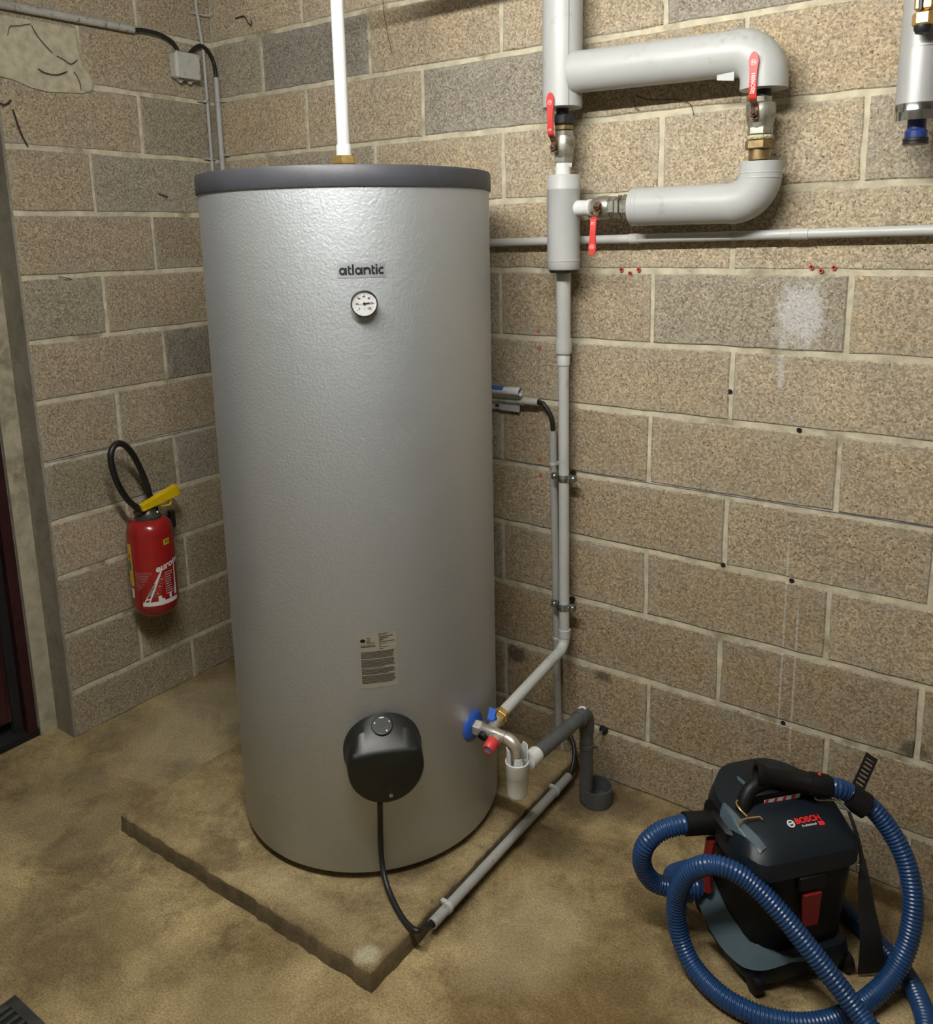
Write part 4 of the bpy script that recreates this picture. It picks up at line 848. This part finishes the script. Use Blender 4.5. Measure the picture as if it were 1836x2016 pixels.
tag(MB().lathe([(.010, .03), (.010, 0), (.0125, 0), (.0125, 1.1)], t0, dt, 20).build('ceiling_conduit', M_CONDUIT2), 'dusty grey conduit running level across the top of the left wall', 'conduit')
tag(MB().tube(spline([t0 + dt * .05, t0, lw(285, 60, .02), lw(315, 68, .022), lw(338, 82, .024), V((.024, lw(349, 98, .024).y, jc.z + .05)), V((.022, jc.y - .03, jc.z + .038))], 8), .0068, 12).build('black_cable', M_BLACK), 'black cable from the dusty conduit down into the junction box', 'cable')
k0, k1 = rw(425, 153, -.016), rw(432, 322, -.016); kd_ = (k1 - k0).normalized()
tag(MB().tube(spline([V((.022, jc.y + .02, jc.z + .038)), V((.024, jc.y + .028, jc.z + .052)), lw(392, 90, .024), lw(408, 99, .024), lw(420, 122, .02), k0 - V((0, 0, -.012)), k0 + kd_ * .05], 8), .0068, 12).build('black_cable', M_BLACK), 'black cable looping out of the junction box into the corner conduit', 'cable')
c2 = thing('corner_conduit', 'grey conduit dropping straight down the corner of the two block walls', 'conduit', (k0.x, k0.y, 1.0))
kx = .022
MB().lathe([(.008, .03), (.008, 0), (.0102, 0), (.0102, 1.5)], k0, V((0, 0, -1)), 20).build('conduit', M_CONDUIT, c2)
for zz in (2.175, 1.985):
    mb = MB().lathe([(.0102, -.004), (.012, -.004), (.012, .004), (.0102, .004)], (k0.x, k0.y, zz), Z1, 20, cap=False); mb.box((k0.x + .012, -.005, zz), (.03, .010, .008), bev=.001); mb.build('conduit_clip', M_CONDUIT, c2)
n0, n1 = lw(400, 100, .01), lw(417, 318, .01)
c3 = thing('thin_conduit', 'thin grey conduit running from the ceiling down beside the corner conduit', 'conduit', (n1.x, n1.y, 1.0))
MB().tube([lw(383, -30, .01), lw(386, 15, .01), n0, n1, n1 + (n1 - n0)], .0062, 14).build('conduit', M_CONDUIT, c3)
for u, v in ((387, 27), (404, 200), (415, 313)):
    p = lw(u, v, .01); mb = MB().lathe([(.0062, -.004), (.008, -.004), (.008, .004), (.0062, .004)], p, Z1, 16, cap=False); mb.box((.004, p.y - .016, p.z), (.008, .022, .007), bev=.001); mb.box((.004, p.y + .014, p.z), (.008, .016, .007), bev=.001); mb.build('conduit_clip', M_CONDUIT, c3)
tag(MB().tube(spline([lw(390, 28, .014), lw(402, 30, .02), lw(412, 29, .03), lw(418, 25, .04)], 5), .0018, 8).build('cable_tie_tail', M_PVC), 'loose pale cable tie tail sticking out beside the thin conduit near the ceiling', 'cable tie')
# dusty cobweb threads hanging on the walls
def web(par, f, pts, r=.0012):
    MB().tube(spline([f(u, v, d) for u, v, d in pts], 5), r, 5).build('cobweb_thread', M_WEB, par)
web(wall_l, lw, [(25, 215, .006), (35, 245, .010), (45, 270, .008), (55, 288, .004)], .0024)
web(wall_l, lw, [(62, 50, .01), (72, 68, .012), (88, 88, .012), (103, 104, .008)]); web(wall_l, lw, [(75, 135, .008), (88, 143, .012), (112, 147, .012), (132, 141, .008)], .0016)
web(wall_l, lw, [(145, 142, .008), (152, 150, .01), (158, 166, .01), (160, 178, .008)]); web(wall_l, lw, [(112, 110, .008), (125, 117, .01), (140, 126, .01), (152, 118, .008)])
web(wall_l, lw, [(15, 70, .01), (20, 52, .012), (38, 50, .012), (60, 47, .01)], .001); web(wall_l, lw, [(312, 381, .004), (322, 385, .006), (330, 388, .004)], .0016)
web(wall_l, lw, [(0, 203, .006), (10, 206, .008), (22, 197, .006)], .0022); web(wall_l, lw, [(115, 545, .004), (130, 547, .008), (141, 550, .004)], .0013)
web(wall_r, rw, [(463, 36, -.006), (480, 32, -.01), (488, 44, -.012), (494, 50, -.01), (494, 40, -.006)], .002); web(wall_r, rw, [(753, 0, -.006), (756, 30, -.01), (766, 82, -.01), (772, 108, -.006)], .0008)
web(wall_r, rw, [(1246, 190, -.006), (1250, 212, -.012), (1260, 219, -.01)], .0009); web(wall_r, rw, [(1250, 188, -.008), (1280, 196, -.014), (1310, 196, -.012), (1342, 197, -.01), (1360, 208, -.01), (1365, 227, -.005)], .0009)
# ------------------------------------------------------------------ floor grate
gx0, gy1 = .858, -1.456; gr = thing('floor_grate', 'dark cast iron floor drain grate in the concrete floor', 'drain grate', (gx0 + .15, gy1 - .15, 0))
for a, b, c, d in ((gx0, gx0 + .3, gy1 - .022, gy1), (gx0, gx0 + .3, gy1 - .3, gy1 - .278), (gx0, gx0 + .022, gy1 - .278, gy1 - .022), (gx0 + .278, gx0 + .3, gy1 - .278, gy1 - .022)): MB().box(((a + b) / 2, (c + d) / 2, .001), (b - a, d - c, .012), bev=.002).build('grate_frame', M_CAST, gr)
MB().box((gx0 + .15, gy1 - .15, .0006), (.26, .26, .001)).build('grate_pit', M_HOLE, gr, smooth=False)
for i in range(11): MB().box((gx0 + .036 + i * .0228, gy1 - .15, .003), (.010, .256, .008), bev=.0015).build('grate_bar', M_CAST, gr)
# ------------------------------------------------------------------ ceiling tube lamp (out of frame, lights the room)
lamp = thing('ceiling_lamp', 'bare fluorescent tube lamp on the ceiling in front of the tank', 'lamp', (TUBE_C.x, TUBE_C.y, ZC))
MB().box((TUBE_C.x, TUBE_C.y, ZC - .02), (TUBE_L + .06, .06, .04), bev=.004).build('lamp_body', M_WHITE, lamp)
MB().tube([TUBE_C - V((TUBE_L / 2, 0, 0)), TUBE_C + V((TUBE_L / 2, 0, 0))], .014, 16).build('tube', mat('tube_glow', (1.0, .985, .93), .5, emit=TUBE_P), lamp)
for q in (-1, 1): MB().box((TUBE_C.x + q * (TUBE_L / 2 + .012), TUBE_C.y, (TUBE_C.z + ZC) / 2 - .01), (.024, .035, ZC - TUBE_C.z + .02), bev=.003).build('lamp_holder', M_WHITE, lamp)
# ------------------------------------------------------------------ dust extractor (vacuum cleaner) by the right wall
BC = V((2.205, -.335, 0)); VU = V((math.cos(math.radians(49)), math.sin(math.radians(49)), 0)); VN = V((math.cos(math.radians(-41)), math.sin(math.radians(-41)), 0))
def vp(a, b, z): return BC + VU * a + VN * b + V((0, 0, z))
vac = thing('vacuum_cleaner', 'dark blue and black wet-dry vacuum cleaner standing on the floor by the right wall', 'vacuum cleaner', BC)
def rpoly(pts, r=.03, n=4):
    """round the corners of a 2-D polygon"""
    out = []; K = len(pts)
    for i in range(K):
        p0, p, p1 = V(pts[i - 1] + (0,)), V(pts[i] + (0,)), V(pts[(i + 1) % K] + (0,)); t = min(r, (p0 - p).length * .45, (p1 - p).length * .45)
        a, c = p + (p0 - p).normalized() * t, p + (p1 - p).normalized() * t
        for k in range(n + 1): s_ = k / n; out.append(((1 - s_) ** 2) * a + 2 * s_ * (1 - s_) * p + s_ * s_ * c)
    return out
OUT = rpoly([(-.132, .152), (.128, .152), (.145, .06), (.135, -.09), (.07, -.145), (-.07, -.145), (-.14, -.06), (-.148, .05)], .045)
def vring(sc, z, da=0, db=0, zf=None, so=None):
    return [vp(p.x * sc + da, p.y * (so or sc) + db, z if zf is None else zf(p.x * sc, p.y * (so or sc))) for p in OUT]
# container (tub), base with castor housings, lid
MB().loft([vring(.80, .055), vring(.86, .07), vring(.88, .14), vring(.93, .24), vring(.955, .29), vring(.94, .296)]).build('tub', M_VBLACK, vac, ang=45)
MB().loft([vring(.90, .022), vring(.97, .026), vring(1.0, .05), vring(.95, .080), vring(.88, .088)]).build('base', M_NAVY, vac, ang=35)
def ztop(x, y): return .372 - .30 * max(0, y - .03) - .10 * max(0, abs(x) - .06)
lid = MB().loft([vring(.985, .288), vring(1.015, .292), vring(1.02, .31), vring(1.0, 0, zf=lambda x, y: min(.335, ztop(x, y) + .0) if y > -.2 else .33), vring(.90, 0, zf=lambda x, y: ztop(x, y) + .012), vring(.70, 0, zf=lambda x, y: ztop(x, y) + .018), vring(.35, 0, zf=lambda x, y: ztop(x, y) + .02)]).build('motor_lid', M_NAVY, vac, ang=28)
# slate accent bands on the lid edge and on the base
def band(name, pts, w_, m_, par, th=.006):
    P = spline(pts, 6); rings = []
    for i, p in enumerate(P):
        t = (P[min(i + 1, len(P) - 1)] - P[max(i - 1, 0)]).normalized(); nrm = (p - vp(0, 0, p.z - .10)).normalized(); s_ = t.cross(nrm).normalized(); nrm = s_.cross(t).normalized(); wi = w_(i / (len(P) - 1)) if callable(w_) else w_
        rings.append([p - s_ * wi - nrm * th, p + s_ * wi - nrm * th, p + s_ * wi + nrm * th, p - s_ * wi + nrm * th])
    return MB().loft(rings).build(name, m_, par, ang=40)
lbv = __import__('mathutils').bvhtree.BVHTree.FromPolygons([v.co.copy() for v in lid.data.vertices], [tuple(p.vertices) for p in lid.data.polygons])
def lidhit(a_, b_):
    h_ = lbv.ray_cast(vp(a_, b_, .6) - BC, V((0, 0, -1))); return (h_[0] + BC) if h_[0] else vp(a_, b_, .33)
def lband(name, path, w_, m_, lift=.004):
    n_ = len(path); rows = []
    for i, (a_, b_) in enumerate(path):
        q0_, q1_ = V(path[max(i - 1, 0)] + (0,)), V(path[min(i + 1, n_ - 1)] + (0,)); t_ = (q1_ - q0_).normalized(); sd_ = V((-t_.y, t_.x, 0)); k_ = w_(i / (n_ - 1))
        rows.append([lidhit(a_ + sd_.x * e * k_, b_ + sd_.y * e * k_) + V((0, 0, lift)) - VU * .001 for e in (-1, -.75, -.5, -.25, 0, .25, .5, .75, 1)])
    vs = [p for r_ in rows for p in r_]; fs = [(i * 9 + j_, i * 9 + j_ + 1, i * 9 + j_ + 10, i * 9 + j_ + 9) for i in range(n_ - 1) for j_ in range(8)]
    return MB().add(vs, fs).build(name, m_, vac, ang=40)
lband('lid_accent', [(p.x, p.y) for p in spline([(-.136, .0, 0), (-.131, .035, 0), (-.123, .07, 0), (-.112, .10, 0), (-.105, .128, 0)], 10)], lambda t: .0125 * (1 - .25 * t), M_NAVYG)
band('lid_ridge', [vp(-.055, -.115, .372), vp(-.052, -.06, .388), vp(-.05, -.01, .392)], .004, M_NAVYG, vac, .004)
band('base_accent', [vp(-.138, -.05, .130), vp(-.140, .02, .105), vp(-.132, .08, .088), vp(-.108, .125, .084), vp(-.07, .148, .088), vp(-.03, .154, .084), vp(.03, .154, .075)], lambda t: (.028 if t < .45 else .028 * max(.0, 1 - (t - .45) * 3.2)) + .004, M_NAVYG, vac, .012)
for a, b in ((-.105, .125), (.11, .125), (-.1, -.1), (.1, -.1)):
    cw = MB().lathe([(.018, -.012), (.0225, -.009), (.0225, .009), (.018, .012)], vp(a * 1.08, b * 1.08, .0228), VU, 24).build('castor_wheel', M_VBLACK, vac)
    MB().box(vp(a * .98, b * .98, .040), (.036, .034, .024), (VU, VN, Z1), .006).build('castor_housing', M_VBLACK, cw)
# hose inlet with black elbow on the left side
ip = vp(-.135, -.02, .318)
MB().lathe([(.052, 0), (.052, .018), (.046, .022)], vp(-.118, -.02, .318), -VU, 28).build('inlet_collar', M_VBLACK, vac)
MB().box(vp(-.105, .015, .335), (.09, .10, .05), (VU, VN, Z1), .014).build('inlet_shroud', M_VBLACK, vac)
h0 = fl(1347, 1622, .325)
MB().tube([vp(-.12, -.02, .318), h0 + (h0 - vp(-.12, -.02, .318)).normalized() * -.02, h0], .0265, 24).build('hose_cuff', M_VBLACK, vac)
rc = MB(); q_ = [vp(-.150, -.01, .285), vp(-.158, -.01, .22), vp(-.152, -.01, .15)]; rc.tube(q_, .012, 8); rc.build('hose_clip', M_LATCH, vac)
# red tub latch, brand print and warning stripe
nf = VN
MB().loft([[vp(-.022 + .002, .149, .245), vp(.024, .149, .245), vp(.024, .160, .245), vp(-.020, .160, .245)], [vp(-.010, .146, .165), vp(.020, .146, .165), vp(.020, .158, .165), vp(-.010, .158, .165)]]).build('tub_latch', M_LATCH, vac, smooth=False)
MB().box(vp(.004, .150, .27), (.07, .012, .04), (VU, VN, Z1), .004).build('latch_seat', M_VBLACK, vac)
# print on the sloping lid front, laid on the lid surface
from mathutils.bvhtree import BVHTree
lb_ = BVHTree.FromPolygons([v.co.copy() for v in lid.data.vertices], [tuple(p.vertices) for p in lid.data.polygons])
ey_ = (V((0, 0, .25)) - VN).normalized(); ex_ = VU; nrm_ = ex_.cross(ey_).normalized()
def onlid(name, vf, px, py, m_, off):
    vs = []
    for x, y in vf[0]:
        o = vp(0, .09, .33) - BC + ex_ * (x + px) + ey_ * (y + py) + nrm_ * .15; hit = lb_.ray_cast(o, -nrm_)
        vs.append((hit[0] if hit[0] else o - nrm_ * .15) + nrm_ * off + BC)
    return MB().add(vs, vf[1]).build(name, m_, lid, smooth=False)
LX, LY = .030, .012
onlid('brand_print', text_mesh('BOSCH', .0185, .0007, .0, 1.05), LX, LY, M_BRED, .0008)
onlid('model_print', text_mesh('Professional', .0075, .00012), LX - .004, LY - .0125, M_LWHITE, .0008)
onlid('brand_block', rect(.019, -.0185, .033, -.0085), LX, LY, M_BRED, .0008)
onlid('brand_emblem', disc(0, 0, .0092), LX - .044, LY - .002, M_LWHITE, .0007)
onlid('emblem_mark', joinvf(rect(-.004, .002, .004, .0055), rect(-.004, -.0055, .004, -.002), rect(-.0070, -.001, -.0055, .001), rect(.0055, -.001, .0070, .001)), LX - .044, LY - .002, M_INK, .0012)
# carrying handle with striped tape on its front
hA, hB = vp(-.085, .025, .392), vp(.085, .025, .392)
hb = MB().tube(spline([vp(-.098, .03, .375), vp(-.085, .022, .405), vp(-.06, .015, .425), vp(0, .012, .432), vp(.06, .015, .425), vp(.085, .022, .405), vp(.098, .03, .375)], 8), .0165, 16).build('carry_handle', M_VBLACK, vac)
MB().box(vp(.0, .022, .398), (.15, .022, .04), (VU, VN, Z1), .006).build('handle_web', M_VBLACK, vac)
st_o = vp(.0, .0345, .393)
flat(MB(), rect(-.047, -.006, .047, .006), st_o, VU, Z1).build('warning_tape', M_LWHITE, vac, smooth=False)
sr = [([(x, -.006), (x + .008, -.006), (x + .013, .006), (x + .005, .006)], [(0, 1, 2, 3)]) for x in (-.047, -.024, -.001, .022)]
flat(MB(), joinvf(*sr), st_o + VN * .0006, VU, Z1).build('warning_stripes', M_BRED, vac, smooth=False)
# suction tube resting on the lid behind the handle
t_a, t_b = fl(1487, 1524, .445), fl(1618, 1546, .425); td = (t_b - t_a).normalized()
MB().lathe([(.020, .03), (.020, .0), (.0285, .0), (.0285, .012), (.0225, .022), (.0215, .10), (.0225, (t_b - t_a).length - .03), (.026, (t_b - t_a).length - .028), (.026, (t_b - t_a).length + .012), (.022, (t_b - t_a).length + .02)], t_a, td, 28).build('suction_tube', M_VBLACK, vac)
MB().lathe([(.004, 0), (.0035, .001)], t_b + td * -.008 + V((0, -.0, .0262)), (-.1, -.35, 1), 10).build('tube_dot', M_BRED, vac)
# snap hooks and shoulder strap
def hook(p, d, s_):
    mb = MB().tube(spline([p, p + d * .02 + s_ * .006, p + d * .035 + s_ * .0, p + d * .03 - s_ * .008, p + d * .012 - s_ * .008, p], 5), .0022, 8); return mb
k1_ = fl(1466, 1600, .40); k1d = (fl(1492, 1610, .385) - fl(1450, 1577, .405)).normalized()
mb = MB().tube(spline([fl(1452, 1576, .402), fl(1449, 1581, .402), fl(1455, 1592, .40), fl(1470, 1607, .39)], 5), .0022, 8); mb.tube([fl(1455, 1622, .385), fl(1453, 1617, .385), fl(1470, 1611, .388), fl(1495, 1608, .388), fl(1501, 1614, .385)], .002, 8); mb.build('snap_hook', M_BRASS, vac)
mb = MB().tube(spline([fl(1603, 1566, .40), fl(1618, 1560, .40), fl(1640, 1568, .40), fl(1648, 1575, .395), (fl(1630, 1574, .395)), fl(1608, 1574, .395), fl(1603, 1566, .40)], 5), .0026, 8); mb.tube([fl(1645, 1572, .398), fl(1660, 1586, .392), fl(1672, 1598, .385)], .003, 8); mb.tube([fl(1652, 1590, .388), fl(1664, 1592, .388)], .0025, 8); mb.build('snap_hook', M_ZINC, vac)
def ribbon(pts, w0, w1, wd, th, name, m_, par):
    P = spline(pts, 6); rings = []
    for i, p in enumerate(P):
        t = (P[min(i + 1, len(P) - 1)] - P[max(i - 1, 0)]).normalized(); s_ = (V(wd) - t * V(wd).dot(t)).normalized(); nn = t.cross(s_); w_ = w0 + (w1 - w0) * i / (len(P) - 1)
        rings.append([p - s_ * w_ - nn * th, p + s_ * w_ - nn * th, p + s_ * w_ + nn * th, p - s_ * w_ + nn * th])
    return MB().loft(rings).build(name, m_, par, ang=30)
ribbon([fl(1670, 1597, .385), fl(1680, 1625, .36), fl(1690, 1660, .32), fl(1697, 1695, .285)], .0035, .005, RX, .0012, 'strap_cord', M_STRAP, vac)
ribbon([fl(1697, 1690, .288), fl(1700, 1730, .25), fl(1706, 1790, .18), fl(1714, 1850, .11), fl(1714, 1915, .012)], .006, .030, RX, .0018, 'shoulder_strap', M_STRAP, vac)
MB().box(fl(1688, 1708, .285), (.006, .004, .02), bev=.001).build('strap_buckle', M_ZINC, vac)
# ladder strap holding the hose
ls = MB(); s0, s1 = fl(1684, 1560, .395), fl(1716, 1488, .45); sd = (s1 - s0).normalized(); sw = (RX - sd * RX.dot(sd)).normalized() * .8 + sd * -.25; sw = (sw - sd * sw.dot(sd)).normalized(); sn = sd.cross(sw); Ls = (s1 - s0).length
for q in (-1, 1): ls.box(s0 + sd * Ls / 2 + sw * q * .0115, (.005, Ls, .003), (sw, sd, sn))
for i in range(9): ls.box(s0 + sd * Ls * (i + .5) / 9, (.02, Ls * .055 if 0 < i < 8 else Ls * .1, .003), (sw, sd, sn))
ls.build('ladder_strap', M_VBLACK, vac, smooth=False)
# ------------------------------------------------------------------ corrugated blue hose
HP = [h0 - (h0 - vp(-.12, -.02, .318)).normalized() * .012, fl(1338, 1624, .326), fl(1300, 1636, .315), fl(1270, 1664, .28), fl(1264, 1702, .22), fl(1286, 1736, .165), fl(1330, 1748, .145), fl(1372, 1746, .14), vp(-.19, -.05, .12), vp(-.17, -.15, .08), vp(-.06, -.20, .04), vp(.08, -.195, .03), vp(.19, -.12, .026), vp(.215, 0, .026), fl(1757, 1890, .026), fl(1795, 1940, .026), fl(1822, 2010, .026), fl(1822, 2085, .028), fl(1785, 2110, .05), fl(1735, 2055, .075), fl(1688, 1992, .10), fl(1632, 1918, .15), fl(1575, 1845, .205), fl(1525, 1785, .25), fl(1478, 1738, .285), fl(1433, 1710, .305), fl(1390, 1703, .30), fl(1350, 1724, .25), fl(1331, 1775, .165), fl(1337, 1840, .085), fl(1366, 1905, .035), fl(1418, 1960, .026), fl(1488, 1998, .024), fl(1570, 2016, .024), fl(1640, 2008, .024), fl(1700, 1975, .028), fl(1752, 1925, .06), fl(1785, 1860, .125), fl(1797, 1785, .20), fl(1787, 1710, .27), fl(1758, 1645, .33), fl(1717, 1592, .38), fl(1672, 1562, .405), t_b + td * .035, t_b + td * .01]
P = spline(HP, 24); cum = [0]
for i in range(1, len(P)): cum.append(cum[-1] + (P[i] - P[i - 1]).length)
TOT = cum[-1]; NS = int(TOT / .0082) * 4; Q = []; j = 0
for i in range(NS + 1):
    d_ = TOT * i / NS
    while j < len(cum) - 2 and cum[j + 1] < d_: j += 1
    t = (d_ - cum[j]) / max(1e-9, cum[j + 1] - cum[j]); Q.append(P[j].lerp(P[j + 1], t))
hose = tag(MB().tube(Q, .02, 16, True, lambda i: (.0225, .0225, .0198, .0198)[i % 4]).build('vacuum_hose', M_HOSE, ang=80), 'ribbed blue vacuum hose looped around the vacuum cleaner on the floor', 'hose')
MB().lathe([(.0225, -.021), (.029, -.019), (.029, .019), (.0225, .021)], fl(1690, 1578, .395), (fl(1717, 1592, .38) - fl(1672, 1562, .405)).normalized(), 24).build('strap_ring', M_VBLACK, vac)
